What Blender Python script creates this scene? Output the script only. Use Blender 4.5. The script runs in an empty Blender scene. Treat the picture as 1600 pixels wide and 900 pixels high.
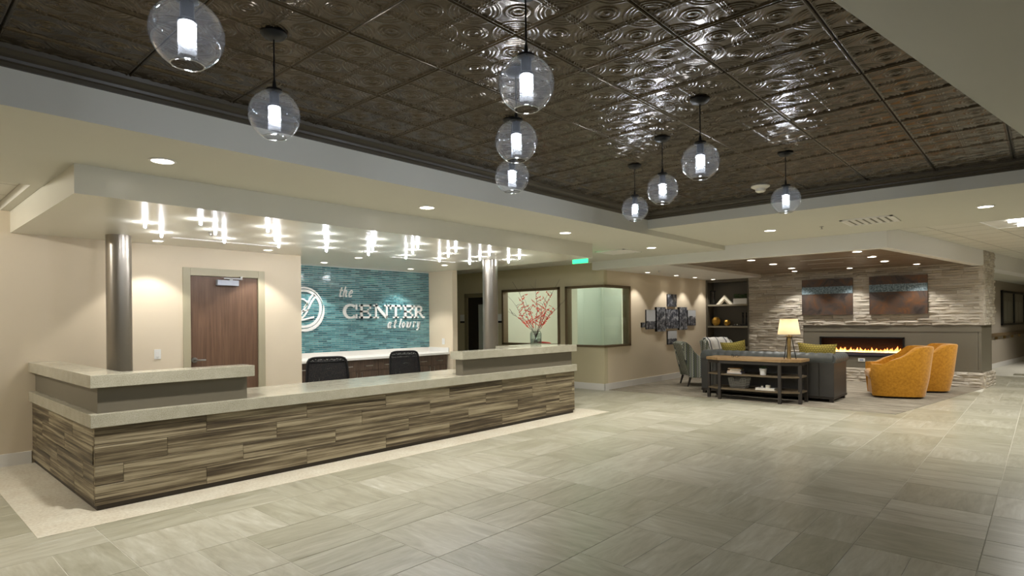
import bpy, math, random
from mathutils import Vector, Matrix
random.seed(11)
S = bpy.context.scene
COL = S.collection
PI = math.pi

# ------------------------------------------------------------------ camera, world, exposure
def setup_camera():
    f, cy, yaw, roll = 922.394, 499.976, math.radians(42.157), math.radians(0.55)
    fw = Vector((math.cos(yaw), math.sin(yaw), 0)); rt = Vector((math.sin(yaw), -math.cos(yaw), 0)); up = Vector((0, 0, 1))
    R = rt*math.cos(roll) - up*math.sin(roll); U = rt*math.sin(roll) + up*math.cos(roll)
    cd = bpy.data.cameras.new('camera'); co = bpy.data.objects.new('camera', cd); COL.objects.link(co)
    cd.sensor_width = 36.0; cd.lens = f/1600*36.0
    cd.shift_x = 0.0; cd.shift_y = (cy-450)/1600
    cd.clip_start = 0.05; cd.clip_end = 100
    m = Matrix((R, U, -fw)).transposed().to_4x4(); m.translation = Vector((0, 0, 1.5))
    co.matrix_world = m
    S.camera = co
setup_camera()
W = bpy.data.worlds.new('World'); S.world = W; W.use_nodes = True
W.node_tree.nodes['Background'].inputs[0].default_value = (0.9, 0.95, 1.0, 1); W.node_tree.nodes['Background'].inputs[1].default_value = 0.0
S.view_settings.view_transform = 'Standard'; S.view_settings.look = 'None'
S.view_settings.exposure = 1.15; S.view_settings.gamma = 1.0; S.view_settings.use_curve_mapping = False
K_DOWN = 1.0      # one dial for the recessed downlights
WARM = (1.0, 0.96, 0.89); COOL = (0.90, 0.95, 1.0)

# ------------------------------------------------------------------ helpers
def lin(c):
    return tuple(((x/255)/12.92 if x/255 <= 0.04045 else ((x/255+0.055)/1.055)**2.4) for x in c[:3]) + (1,)

class MB:
    def __init__(s): s.v = []; s.f = []
    def add(s, vs, fs):
        n = len(s.v); s.v += [tuple(v) for v in vs]; s.f += [tuple(i+n for i in f) for f in fs]; return s
    def box(s, x0, x1, y0, y1, z0, z1):
        if x0 > x1: x0, x1 = x1, x0
        if y0 > y1: y0, y1 = y1, y0
        if z0 > z1: z0, z1 = z1, z0
        return s.add([(x0,y0,z0),(x1,y0,z0),(x1,y1,z0),(x0,y1,z0),(x0,y0,z1),(x1,y0,z1),(x1,y1,z1),(x0,y1,z1)],
              [(3,2,1,0),(4,5,6,7),(0,1,5,4),(1,2,6,5),(2,3,7,6),(3,0,4,7)])
    def prism(s, poly, z0, z1, axis='z'):
        a = sum(poly[i][0]*poly[(i+1) % len(poly)][1]-poly[(i+1) % len(poly)][0]*poly[i][1] for i in range(len(poly)))
        p = list(poly) if a > 0 else list(reversed(poly))
        n = len(p)
        def m(q, h):
            if axis == 'z': return (q[0], q[1], h)
            if axis == 'y': return (q[0], h, q[1])      # polygon in x,z
            return (h, q[0], q[1])                      # polygon in y,z
        fl = axis == 'y'
        vs = [m(q, z0) for q in p]+[m(q, z1) for q in p]
        fs = [tuple(reversed(range(n))), tuple(range(n, 2*n))]+[(i, (i+1) % n, n+(i+1) % n, n+i) for i in range(n)]
        if fl: fs = [tuple(reversed(f)) for f in fs]
        return s.add(vs, fs)
    def ring_stack(s, rings, cap=True, closed=True):
        n = len(rings[0]); vs = [v for r in rings for v in r]; fs = []
        for k in range(len(rings)-1):
            for i in range(n if closed else n-1):
                j = (i+1) % n
                fs.append((k*n+i, k*n+j, (k+1)*n+j, (k+1)*n+i))
        if cap: fs.append(tuple(reversed(range(n)))); fs.append(tuple(range((len(rings)-1)*n, len(rings)*n)))
        return s.add(vs, fs)
    def lathe(s, prof, c=(0,0,0), n=24, cap=True, sx=1, sy=1):
        return s.ring_stack([[(c[0]+r*sx*math.cos(2*PI*i/n), c[1]+r*sy*math.sin(2*PI*i/n), c[2]+z) for i in range(n)] for r, z in prof], cap)
    def tube(s, path, r, n=8, cap=True):
        P = [Vector(p) for p in path]; rs = r if isinstance(r, (list, tuple)) else [r]*len(P)
        rings = []; prev = None
        for i, p in enumerate(P):
            t = (P[min(i+1, len(P)-1)]-P[max(i-1, 0)]).normalized()
            if prev is None:
                a = Vector((0, 0, 1)) if abs(t.z) < 0.9 else Vector((1, 0, 0)); u = t.cross(a).normalized()
            else: u = (prev-t*prev.dot(t)).normalized()
            prev = u; w = t.cross(u)
            rings.append([tuple(p+(u*math.cos(2*PI*k/n)+w*math.sin(2*PI*k/n))*rs[i]) for k in range(n)])
        return s.ring_stack(rings, cap)
    def sphere(s, c, r, n=10, m=6, sz=1):
        return s.lathe([(max(r*math.sin(PI*k/m), 1e-4), -r*sz*math.cos(PI*k/m)) for k in range(m+1)], c, n)
    def grid(s, nx, ny, fn):
        vs = [fn(i/nx, j/ny) for j in range(ny+1) for i in range(nx+1)]
        fs = [(j*(nx+1)+i, j*(nx+1)+i+1, (j+1)*(nx+1)+i+1, (j+1)*(nx+1)+i) for j in range(ny) for i in range(nx)]
        return s.add(vs, fs)
    def mesh(s, name, smooth=None):
        me = bpy.data.meshes.new(name); me.from_pydata(s.v, [], s.f); me.validate(); me.update()
        if smooth is not None:
            me.polygons.foreach_set('use_smooth', [True]*len(me.polygons))
            me.set_sharp_from_angle(angle=math.radians(smooth))
        return me

def tag(o, label=None, cat=None, group=None, kind=None):
    if label: o['label'] = label
    if cat: o['category'] = cat
    if group: o['group'] = group
    if kind: o['kind'] = kind
    return o
def O(name, mb, mt, parent=None, label=None, cat=None, group=None, kind=None, loc=None, rot=None, smooth=None, bev=None):
    me = mb if isinstance(mb, bpy.types.Mesh) else mb.mesh(name, smooth)
    o = bpy.data.objects.new(name, me); COL.objects.link(o)
    if mt is not None and not me.materials: me.materials.append(mt)
    if parent: o.parent = parent
    if loc: o.location = loc
    if rot: o.rotation_euler = rot
    if bev:
        b = o.modifiers.new('bevel', 'BEVEL'); b.width = bev; b.segments = 2; b.limit_method = 'ANGLE'
    return tag(o, label, cat, group, kind)
def thing(name, label, cat, loc=(0,0,0), rz=0, group=None, kind=None):
    o = bpy.data.objects.new(name, None); COL.objects.link(o); o.empty_display_size = 0.1
    o.location = loc; o.rotation_euler = (0, 0, rz)
    return tag(o, label, cat, group, kind)
def copy_tree(o, parent=None, label=None):
    c = o.copy(); COL.objects.link(c); c.parent = parent
    if label: c['label'] = label
    for ch in list(o.children): copy_tree(ch, c)
    return c
def lamp(parent, kind, loc, power, color=WARM, radius=0.04, angle=110, blend=0.6, rot=None, name='light_source'):
    l = bpy.data.lights.new(name, kind); l.energy = power; l.color = color
    l.shadow_soft_size = radius
    if kind == 'SPOT': l.spot_size = math.radians(angle); l.spot_blend = blend
    o = bpy.data.objects.new(name, l); COL.objects.link(o); o.parent = parent; o.location = loc
    if rot: o.rotation_euler = rot
    return o

# ------------------------------------------------------------------ materials
class N:
    def __init__(s, name):
        s.m = bpy.data.materials.new(name); s.m.use_nodes = True; s.t = s.m.node_tree; s.b = s.t.nodes['Principled BSDF']
        s.out = s.t.nodes['Material Output']
    def n(s, typ, **kw):
        x = s.t.nodes.new(typ)
        for k, v in kw.items(): setattr(x, k, v)
        return x
    def l(s, a, b): s.t.links.new(a, b)
    def math(s, op, a, b=None):
        x = s.n('ShaderNodeMath', operation=op)
        for i, q in enumerate((a, b)):
            if q is None: continue
            if isinstance(q, (int, float)): x.inputs[i].default_value = q
            else: s.l(q, x.inputs[i])
        return x.outputs[0]
    def ramp(s, fac, stops):
        r = s.n('ShaderNodeValToRGB'); e = r.color_ramp.elements
        while len(e) < len(stops): e.new(0.5)
        for i, (p, c) in enumerate(stops): e[i].position = p; e[i].color = lin(c)
        s.l(fac, r.inputs[0]); return r.outputs[0]
    def rnd(s):
        a = s.n('ShaderNodeObjectInfo').outputs['Random']; g = s.n('ShaderNodeNewGeometry').outputs['Random Per Island']
        return s.math('FRACT', s.math('ADD', s.math('MULTIPLY', a, 7.31), g))
    def coords(s, scale=(1,1,1), rnd=0.0, which='Object'):
        v = s.n('ShaderNodeTexCoord').outputs[which]
        if rnd:
            c = s.n('ShaderNodeCombineXYZ'); r = s.math('MULTIPLY', s.rnd(), rnd)
            for i in range(3): s.l(r, c.inputs[i])
            a = s.n('ShaderNodeVectorMath', operation='ADD'); s.l(v, a.inputs[0]); s.l(c.outputs[0], a.inputs[1]); v = a.outputs[0]
        mp = s.n('ShaderNodeMapping'); mp.inputs['Scale'].default_value = scale; s.l(v, mp.inputs[0]); return mp.outputs[0]
    def noise(s, vec, scale=5, detail=4, rough=0.55, dist=0.0):
        x = s.n('ShaderNodeTexNoise'); x.inputs['Scale'].default_value = scale; x.inputs['Detail'].default_value = detail
        x.inputs['Roughness'].default_value = rough; x.inputs['Distortion'].default_value = dist; s.l(vec, x.inputs['Vector']); return x.outputs['Fac']
    def mix(s, fac, a, b, typ='MIX'):
        x = s.n('ShaderNodeMix', data_type='RGBA', blend_type=typ)
        for sock, q in ((x.inputs[0], fac), (x.inputs[6], a), (x.inputs[7], b)):
            if isinstance(q, (int, float)): sock.default_value = q
            elif isinstance(q, tuple): sock.default_value = q
            else: s.l(q, sock)
        return x.outputs[2]
    def col(s, c):
        if isinstance(c, tuple): s.b.inputs['Base Color'].default_value = c
        else: s.l(c, s.b.inputs['Base Color'])
    def set(s, rough=None, metal=None, spec=None, **kw):
        if rough is not None: s.b.inputs['Roughness'].default_value = rough
        if metal is not None: s.b.inputs['Metallic'].default_value = metal
        if spec is not None: s.b.inputs['Specular IOR Level'].default_value = spec
        for k, v in kw.items(): s.b.inputs[k].default_value = v
        return s
    def bump(s, h, strength=0.3, dist=0.01):
        b = s.n('ShaderNodeBump'); b.inputs['Strength'].default_value = strength; b.inputs['Distance'].default_value = dist
        s.l(h, b.inputs['Height']); s.l(b.outputs[0], s.b.inputs['Normal'])

def plain(name, c, rough=0.6, metal=0.0, spec=0.5, var=0.06, vs=3.0, bump=0.0, bs=120, emit=None, es=0.0):
    m = N(name); c0 = lin(c)
    if var:
        f = m.noise(m.coords(), vs, 3)
        m.col(m.mix(f, tuple(x*(1-var) for x in c0[:3])+(1,), tuple(min(1, x*(1+var)) for x in c0[:3])+(1,)))
    else: m.col(c0)
    m.set(rough, metal, spec)
    if bump: m.bump(m.noise(m.coords(), bs, 2), bump, 0.002)
    if emit: m.set(**{'Emission Color': lin(emit), 'Emission Strength': es})
    return m.m
M = {}
M['wall'] = plain('wall_paint', (222, 208, 184), 0.75, var=0.02, bump=0.05)
M['wall_olive'] = plain('wall_paint_khaki', (206, 196, 164), 0.75, var=0.02, bump=0.05)
M['wall_grey'] = plain('corridor_wall_taupe', (170, 160, 145), 0.75, var=0.02)  # corridor wall only: one even taupe, darker and greyer than the cream walls
M['ceil'] = plain('ceiling_paint', (210, 208, 196), 0.7, var=0.015)
M['soffit'] = plain('soffit_semi_gloss_paint', (214, 211, 196), 0.27, spec=0.45, var=0.015)
M['white'] = plain('white_paint', (232, 230, 226), 0.5, var=0.01)
M['crown'] = plain('dark_brown_moulding', (58, 51, 38), 0.4, var=0.15, vs=8)
M['grey'] = plain('taupe_grey_paint', (112, 106, 92), 0.4, var=0.03)
M['dgrey'] = plain('dark_taupe_paint', (92, 86, 74), 0.55, var=0.04)
M['black'] = plain('black_metal', (18, 18, 18), 0.4, metal=0.3, var=0)
M['blackfab'] = plain('black_fabric', (20, 20, 22), 0.9, var=0.2, vs=60)
M['steel'] = plain('brushed_steel', (170, 168, 164), 0.3, metal=1.0, var=0.05)
M['column'] = plain('column_bronze_metal_paint', (150, 143, 132), 0.3, metal=0.7, var=0.06, vs=2)
M['brownframe'] = plain('brown_wood_frame', (110, 92, 66), 0.5, var=0.15, vs=12)
M['grout'] = plain('grout', (206, 203, 190), 0.9, var=0.05)
M['whitegrout'] = plain('white_grout', (205, 212, 210), 0.9, var=0.03)
M['stonecore'] = plain('stone_backing', (70, 64, 56), 0.95, var=0.1)
M['tbar'] = plain('ceiling_grid_metal', (168, 164, 152), 0.5, var=0)
M['plate'] = plain('white_plastic', (236, 236, 232), 0.35, var=0)
M['signwhite'] = plain('white_sign_acrylic', (240, 240, 240), 0.4, var=0)
M['gold'] = plain('gold_metal', (190, 150, 70), 0.3, metal=0.9, var=0.05)
M['brass'] = plain('antique_brass', (165, 140, 95), 0.35, metal=0.8, var=0.08)
M['darkwood'] = plain('dark_espresso_wood', (44, 38, 32), 0.55, var=0.25, vs=9)
M['shelfwood'] = plain('weathered_shelf_wood', (96, 82, 62), 0.6, var=0.25, vs=9)
M['charcoal'] = plain('charcoal_leather', (62, 60, 57), 0.45, var=0.12, vs=14, bump=0.1)
M['slate'] = plain('slate_tufted_leather', (84, 88, 88), 0.42, var=0.12, vs=14, bump=0.1)
M['green'] = plain('leaf_green', (62, 84, 44), 0.6, var=0.3, vs=20)
M['red'] = plain('red_upholstery', (190, 40, 45), 0.7, var=0.1)
M['branch'] = plain('dark_twig_bark', (52, 40, 36), 0.8, var=0.2, vs=30)
M['berry'] = plain('coral_red_berry', (222, 84, 62), 0.4, var=0.15, vs=40)
M['ivory'] = plain('ivory_paint', (225, 218, 200), 0.5, var=0.03)
M['orange'] = plain('orange_paper', (220, 150, 60), 0.6, var=0.05)
M['blue'] = plain('blue_paper', (90, 110, 170), 0.6, var=0.05)
def shade_cloth():
    m = N('mint_roller_shade'); m.col(lin((232, 238, 230))); m.set(0.9); tl = m.n('ShaderNodeBsdfTranslucent'); tl.inputs[0].default_value = lin((234, 240, 232))
    mx = m.n('ShaderNodeMixShader'); mx.inputs[0].default_value = 0.5; m.l(m.b.outputs[0], mx.inputs[1]); m.l(tl.outputs[0], mx.inputs[2]); m.l(mx.outputs[0], m.out.inputs[0]); return m.m
M['sage'] = shade_cloth()
M['roomgreen'] = plain('pale_room_paint', (214, 216, 200), 0.8, var=0.02)

def emis(name, c, strength):
    m = N(name); e = m.n('ShaderNodeEmission'); e.inputs[0].default_value = lin(c); e.inputs[1].default_value = strength
    m.l(e.outputs[0], m.out.inputs[0]); return m.m
M['lens'] = emis('lit_downlight_lens', (255, 246, 228), 7.0)
M['bulb'] = emis('lit_white_bulb', (240, 246, 255), 125.0)
M['puck'] = emis('lit_clear_led_tip', (246, 248, 255), 130.0)
M['tubelight'] = emis('lit_fluorescent_tube', (255, 252, 244), 9.0)
M['exit'] = emis('lit_green_exit_panel', (50, 225, 120), 1.7)
def thin_glass(name, tint=(1,1,1,1), ior=1.45, rough=0.0, extra=0.0):
    m = N(name); tr = m.n('ShaderNodeBsdfTransparent'); tr.inputs[0].default_value = tint
    gl = m.n('ShaderNodeBsdfGlossy'); gl.inputs['Roughness'].default_value = rough
    lw = m.n('ShaderNodeLayerWeight'); lw.inputs[0].default_value = 0.5
    f0 = ((ior-1)/(ior+1))**2
    fac = m.math('ADD', m.math('MULTIPLY', m.math('POWER', lw.outputs['Facing'], 4.0), 0.75), f0+extra)
    mx = m.n('ShaderNodeMixShader'); m.l(fac, mx.inputs[0]); m.l(tr.outputs[0], mx.inputs[1]); m.l(gl.outputs[0], mx.inputs[2])
    m.l(mx.outputs[0], m.out.inputs[0]); return m.m
def globe_glass():
    m = N('clear_blown_glass'); tr = m.n('ShaderNodeBsdfTransparent'); tr.inputs[0].default_value = (0.95, 0.96, 0.97, 1)
    gl = m.n('ShaderNodeBsdfGlossy'); gl.inputs['Roughness'].default_value = 0.03
    tl = m.n('ShaderNodeBsdfTranslucent'); tl.inputs[0].default_value = (0.85, 0.88, 0.95, 1)
    lw = m.n('ShaderNodeLayerWeight'); lw.inputs[0].default_value = 0.5
    fac = m.math('ADD', m.math('MULTIPLY', m.math('POWER', lw.outputs['Facing'], 3.0), 0.8), 0.05)
    a = m.n('ShaderNodeMixShader'); a.inputs[0].default_value = 0.007; m.l(tr.outputs[0], a.inputs[1]); m.l(tl.outputs[0], a.inputs[2])
    b = m.n('ShaderNodeMixShader'); m.l(fac, b.inputs[0]); m.l(a.outputs[0], b.inputs[1]); m.l(gl.outputs[0], b.inputs[2]); m.l(b.outputs[0], m.out.inputs[0]); return m.m
M['globe'] = globe_glass()
M['pane'] = thin_glass('window_glass', (0.95, 0.98, 0.96, 1), 1.45, 0.0, 0.0)
M['vaseglass'] = thin_glass('smoky_vase_glass', (0.84, 0.88, 0.87, 1), 1.5, 0.0, 0.05)
def sleeve():
    m = N('frosted_bulb_sleeve'); tr = m.n('ShaderNodeBsdfTransparent'); tr.inputs[0].default_value = (0.9, 0.92, 0.95, 1)
    tl = m.n('ShaderNodeBsdfTranslucent'); tl.inputs[0].default_value = (0.9, 0.92, 0.96, 1)
    mx = m.n('ShaderNodeMixShader'); mx.inputs[0].default_value = 0.035; m.l(tr.outputs[0], mx.inputs[1]); m.l(tl.outputs[0], mx.inputs[2])
    m.l(mx.outputs[0], m.out.inputs[0]); return m.m
M['sleeve'] = sleeve()
def shade():
    m = N('linen_lamp_shade'); m.col(lin((238, 226, 198))); m.set(0.9); tl = m.n('ShaderNodeBsdfTranslucent'); tl.inputs[0].default_value = lin((244, 230, 200))
    mx = m.n('ShaderNodeMixShader'); mx.inputs[0].default_value = 0.5; m.l(m.b.outputs[0], mx.inputs[1]); m.l(tl.outputs[0], mx.inputs[2]); m.l(mx.outputs[0], m.out.inputs[0]); return m.m
M['shade'] = shade()

def tin():
    m = N('embossed_bronze_tin'); f = m.noise(m.coords(rnd=9), 6, 4)
    m.col(m.ramp(f, [(0.2, (52, 43, 29)), (0.8, (74, 62, 44))])); m.set(0.2, 0.55, 0.35)
    m.bump(m.noise(m.coords(rnd=9), 55, 3), 0.22, 0.004); return m.m
M['tin'] = tin()
def slab():
    m = N('speckled_quartz_slab'); v = m.coords()
    a = m.noise(v, 9, 5, 0.6); b = m.noise(v, 130, 2)
    c = m.ramp(a, [(0.3, (168, 164, 144)), (0.55, (181, 177, 158)), (0.8, (191, 188, 171))])
    m.col(m.mix(0.25, c, m.ramp(b, [(0.35, (120, 112, 92)), (0.6, (214, 210, 196))]))); m.set(0.16, spec=0.5); return m.m
M['slab'] = slab()
def vein_panel():
    m = N('vein_cut_striped_stone'); v = m.coords((0.55, 26, 26), rnd=13)
    w = m.noise(m.coords((0.9, 3, 3), rnd=13), 2, 3)
    f = m.noise(v, 1.0, 6, 0.6, 0.25); f2 = m.noise(m.coords((2.2, 110, 110), rnd=5), 1.0, 4, 0.7, 0.4)
    g = m.math('ADD', m.math('MULTIPLY', f, 0.68), m.math('ADD', m.math('MULTIPLY', f2, 0.28), m.math('MULTIPLY', w, 0.12)))
    m.col(m.ramp(g, [(0.40, (50, 42, 33)), (0.48, (86, 75, 58)), (0.54, (122, 110, 87)), (0.63, (172, 160, 133))])); m.set(0.5, spec=0.35)
    m.bump(f, 0.15, 0.003); return m.m
M['vein'] = vein_panel()
def floortile():
    m = N('veined_porcelain_floor_tile'); v = m.coords((1.1, 4.2, 1), rnd=17)
    f = m.noise(v, 1.7, 6, 0.6, 1.3); f2 = m.noise(m.coords((2.0, 16, 1), rnd=7), 1.6, 5, 0.6, 0.5)
    c = m.ramp(m.math('ADD', m.math('MULTIPLY', f, 0.62), m.math('MULTIPLY', f2, 0.38)), [(0.3, (156, 151, 132)), (0.46, (180, 176, 158)), (0.58, (194, 191, 175)), (0.72, (216, 214, 203))])
    r = m.rnd(); k = m.ramp(r, [(0, (222, 222, 214)), (1, (255, 255, 255))])
    m.col(m.mix(1.0, c, k, 'MULTIPLY')); m.set(0.3, spec=0.5)
    m.bump(f2, 0.08, 0.002); return m.m
M['tile'] = floortile()
def strip():
    m = N('pebbled_cream_mosaic_border'); f = m.noise(m.coords((1, 1, 1)), 42, 4, 0.6); g = m.noise(m.coords(), 4, 3)
    m.col(m.mix(0.3, m.ramp(f, [(0.3, (188, 180, 158)), (0.7, (226, 221, 204))]), m.ramp(g, [(0.3, (190, 170, 148)), (0.7, (226, 222, 208))]))); m.set(0.5)
    m.bump(f, 0.3, 0.003); return m.m
M['strip'] = strip()
def carpet():
    m = N('streaked_taupe_carpet'); f = m.noise(m.coords((9, 1.1, 1)), 1.8, 6, 0.65, 0.6); p = m.noise(m.coords(), 320, 2)
    c = m.ramp(f, [(0.34, (96, 88, 76)), (0.5, (138, 130, 115)), (0.66, (180, 173, 158))])
    m.col(m.mix(0.25, c, m.ramp(p, [(0.3, (80, 74, 64)), (0.7, (190, 182, 166))]))); m.set(1.0, spec=0.1); m.bump(p, 0.5, 0.004); return m.m
M['carpet'] = carpet()
def ledger():
    m = N('split_face_ledgestone'); r = m.rnd()
    c = m.ramp(r, [(0, (158, 147, 130)), (0.3, (196, 186, 170)), (0.6, (212, 205, 192)), (0.85, (186, 173, 150)), (1, (224, 218, 208))])
    f = m.noise(m.coords((2, 2, 9), rnd=11), 7, 5); m.col(m.mix(0.35, c, m.ramp(f, [(0.3, (130, 118, 100)), (0.7, (222, 214, 202))]))); m.set(0.85); m.bump(f, 0.6, 0.01); return m.m
M['ledger'] = ledger()
def teal():
    m = N('teal_glass_tile'); r = m.rnd()
    c = m.ramp(r, [(0, (38, 84, 96)), (0.35, (64, 122, 132)), (0.7, (94, 152, 160)), (1, (128, 182, 186))])
    f = m.noise(m.coords((3, 1, 12), rnd=5), 6, 3); m.col(m.mix(0.3, c, m.ramp(f, [(0.3, (42, 92, 104)), (0.7, (124, 176, 182))]))); m.set(0.1, spec=0.6); return m.m
M['teal'] = teal()
def woodgrain(name, stops, sc=(1.2, 22, 22), rough=0.5, axis=None):
    m = N(name); f = m.noise(m.coords(sc, rnd=9), 1.6, 5, 0.6, 0.6); m.col(m.ramp(f, stops)); m.set(rough); return m.m
M['door'] = woodgrain('walnut_door_veneer', [(0.3, (92, 68, 52)), (0.7, (118, 90, 70))], (28, 28, 1.0), 0.42)
M['plank'] = woodgrain('brown_ceiling_plank', [(0.3, (100, 84, 66)), (0.5, (126, 108, 87)), (0.75, (150, 130, 107))], (22, 1.0, 22), 0.38)
M['cab'] = woodgrain('walnut_cabinet_laminate', [(0.3, (58, 44, 36)), (0.7, (96, 78, 64))], (30, 30, 1.6), 0.5)
M['tabletop'] = woodgrain('honey_oak_table_top', [(0.3, (126, 98, 62)), (0.7, (170, 140, 98))], (22, 1.2, 22), 0.5)
def velvet():
    m = N('mustard_velvet'); f = m.noise(m.coords(), 26, 5, 0.65); m.col(m.ramp(f, [(0.3, (168, 112, 22)), (0.7, (206, 146, 40))])); m.set(0.8, spec=0.2, **{'Sheen Weight': 0.35}); return m.m
M['mustard'] = velvet()
def stripes():
    m = N('grey_green_ikat_stripe_fabric'); tc = m.n('ShaderNodeTexCoord'); sp = m.n('ShaderNodeSeparateXYZ'); m.l(tc.outputs['Object'], sp.inputs[0])
    u = m.math('ADD', sp.outputs[0], m.math('MULTIPLY', sp.outputs[1], 1.0))
    z = m.math('MULTIPLY', m.math('PINGPONG', sp.outputs[2], 0.025), 0.5)
    fr = m.math('FRACT', m.math('MULTIPLY', m.math('ADD', u, z), 6.5))
    r = m.n('ShaderNodeValToRGB'); r.color_ramp.interpolation = 'CONSTANT'; e = r.color_ramp.elements
    st = [(0, (108, 112, 96)), (0.3, (52, 56, 60)), (0.38, (196, 196, 186)), (0.46, (60, 66, 74)), (0.54, (150, 154, 140)), (0.8, (206, 204, 194)), (0.86, (74, 80, 84))]
    while len(e) < len(st): e.new(0.5)
    for i, (p, c) in enumerate(st): e[i].position = p; e[i].color = lin(c)
    m.l(fr, r.inputs[0]); m.col(r.outputs[0]); m.set(0.9, spec=0.2); return m.m
M['stripe'] = stripes()
def keyfab(name, a, b, sc):
    m = N(name); br = m.n('ShaderNodeTexBrick'); br.inputs['Scale'].default_value = sc; br.inputs['Color1'].default_value = lin(a); br.inputs['Color2'].default_value = lin(a); br.inputs['Mortar'].default_value = lin(b)
    br.inputs['Mortar Size'].default_value = 0.035; br.inputs['Brick Width'].default_value = 0.4; br.inputs['Row Height'].default_value = 0.3
    v = m.coords(); sp = m.n('ShaderNodeSeparateXYZ'); m.l(v, sp.inputs[0]); cb = m.n('ShaderNodeCombineXYZ'); m.l(sp.outputs[1], cb.inputs[0]); m.l(sp.outputs[2], cb.inputs[1]); m.l(cb.outputs[0], br.inputs[0])
    m.col(br.outputs[0]); m.set(0.8); return m.m
M['key'] = keyfab('chartreuse_fretwork_fabric', (172, 156, 72), (96, 84, 36), 9)
def rust():
    m = N('rusted_steel'); f = m.noise(m.coords(rnd=31), 2.6, 6, 0.62, 1.2)
    m.col(m.ramp(f, [(0.3, (48, 42, 40)), (0.45, (80, 68, 62)), (0.58, (100, 72, 52)), (0.75, (128, 84, 50))])); m.set(0.5, 0.3); return m.m
M['rust'] = rust()
def glitter():
    m = N('hammered_silver_band'); f = m.noise(m.coords(rnd=3), 28, 5, 0.75); m.col(m.ramp(f, [(0.35, (60, 76, 84)), (0.6, (140, 158, 166)), (0.75, (226, 234, 238))])); m.set(0.35, 0.5); m.bump(f, 0.8, 0.01); return m.m
M['glitter'] = glitter()
def photo(name, sky, seed):
    m = N(name); tc = m.coords(); mp = m.noise(m.coords((1, 1, 1), rnd=0), 9+seed, 6, 0.7, 0.4)
    sp = m.n('ShaderNodeSeparateXYZ'); m.l(tc, sp.inputs[0])
    c = m.ramp(mp, [(0.38, (22, 26, 36)), (0.5, (84, 88, 98)), (0.62, (190, 192, 198))])
    if sky:
        k = m.math('GREATER_THAN', m.math('ADD', sp.outputs[2], m.math('MULTIPLY', mp, 0.12)), sky)
        c = m.mix(k, c, lin((206, 210, 216)))
    m.col(c); m.set(0.4); return m.m
def meshfab():
    m = N('black_mesh_back'); v = m.n('ShaderNodeTexVoronoi'); v.inputs['Scale'].default_value = 130; m.l(m.coords(), v.inputs['Vector'])
    tr = m.n('ShaderNodeBsdfTransparent'); mx = m.n('ShaderNodeMixShader')
    m.l(m.math('GREATER_THAN', v.outputs['Distance'], 0.42), mx.inputs[0]); m.l(tr.outputs[0], mx.inputs[2]); m.b.inputs['Base Color'].default_value = lin((16, 16, 18)); m.set(0.7)
    m.l(m.b.outputs[0], mx.inputs[1]); 
    # fabric cells mostly closed: opening only in the cell centres
    mx2 = m.math('LESS_THAN', v.outputs['Distance'], 0.27); m.l(mx2, mx.inputs[0])
    m.l(mx.outputs[0], m.out.inputs[0]); return m.m
M['meshfab'] = meshfab()
def acoustic():
    m = N('acoustic_ceiling_tile'); f = m.noise(m.coords(rnd=3), 150, 3); m.col(m.ramp(f, [(0.3, (206, 203, 192)), (0.6, (226, 223, 213))])); m.set(0.95); m.bump(f, 0.2, 0.002); return m.m
M['acoustic'] = acoustic()
def flame():
    m = N('gas_flame'); sp = m.n('ShaderNodeSeparateXYZ'); m.l(m.coords(which='Generated'), sp.inputs[0])
    c = m.ramp(sp.outputs[2], [(0, (255, 214, 140)), (0.45, (255, 170, 80)), (1, (214, 96, 40))])
    e = m.n('ShaderNodeEmission'); m.l(c, e.inputs[0]); e.inputs[1].default_value = 2.2; m.l(e.outputs[0], m.out.inputs[0]); return m.m
M['flame'] = flame()

# ------------------------------------------------------------------ main dimensions (metres; X along the desk, Y towards the back wall)
YW = 8.167; Z1 = 2.702; Z2 = 2.78; ZQ = 2.478; ZL = 2.53; ZA = 2.84; ZT = 3.0
TX, TY = 7.574, 4.218              # tray corner
def ydiag(x): return 0.633-0.1765*(x-2.643)       # edge of the low ceiling on the camera's side
XK, YK = 10.482, 6.883             # outer corner of the office block
XST = 15.5                         # face of the stone wall
XL = 10.3; YL = 1.757              # lounge soffit corner
DIAG = math.atan2(-0.155, 1.0)
def ybeam(x): return YL-0.155*(x-XL)

def structure(name, mb, mt, **kw): return O(name, mb, mt, kind='structure', **kw)

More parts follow.
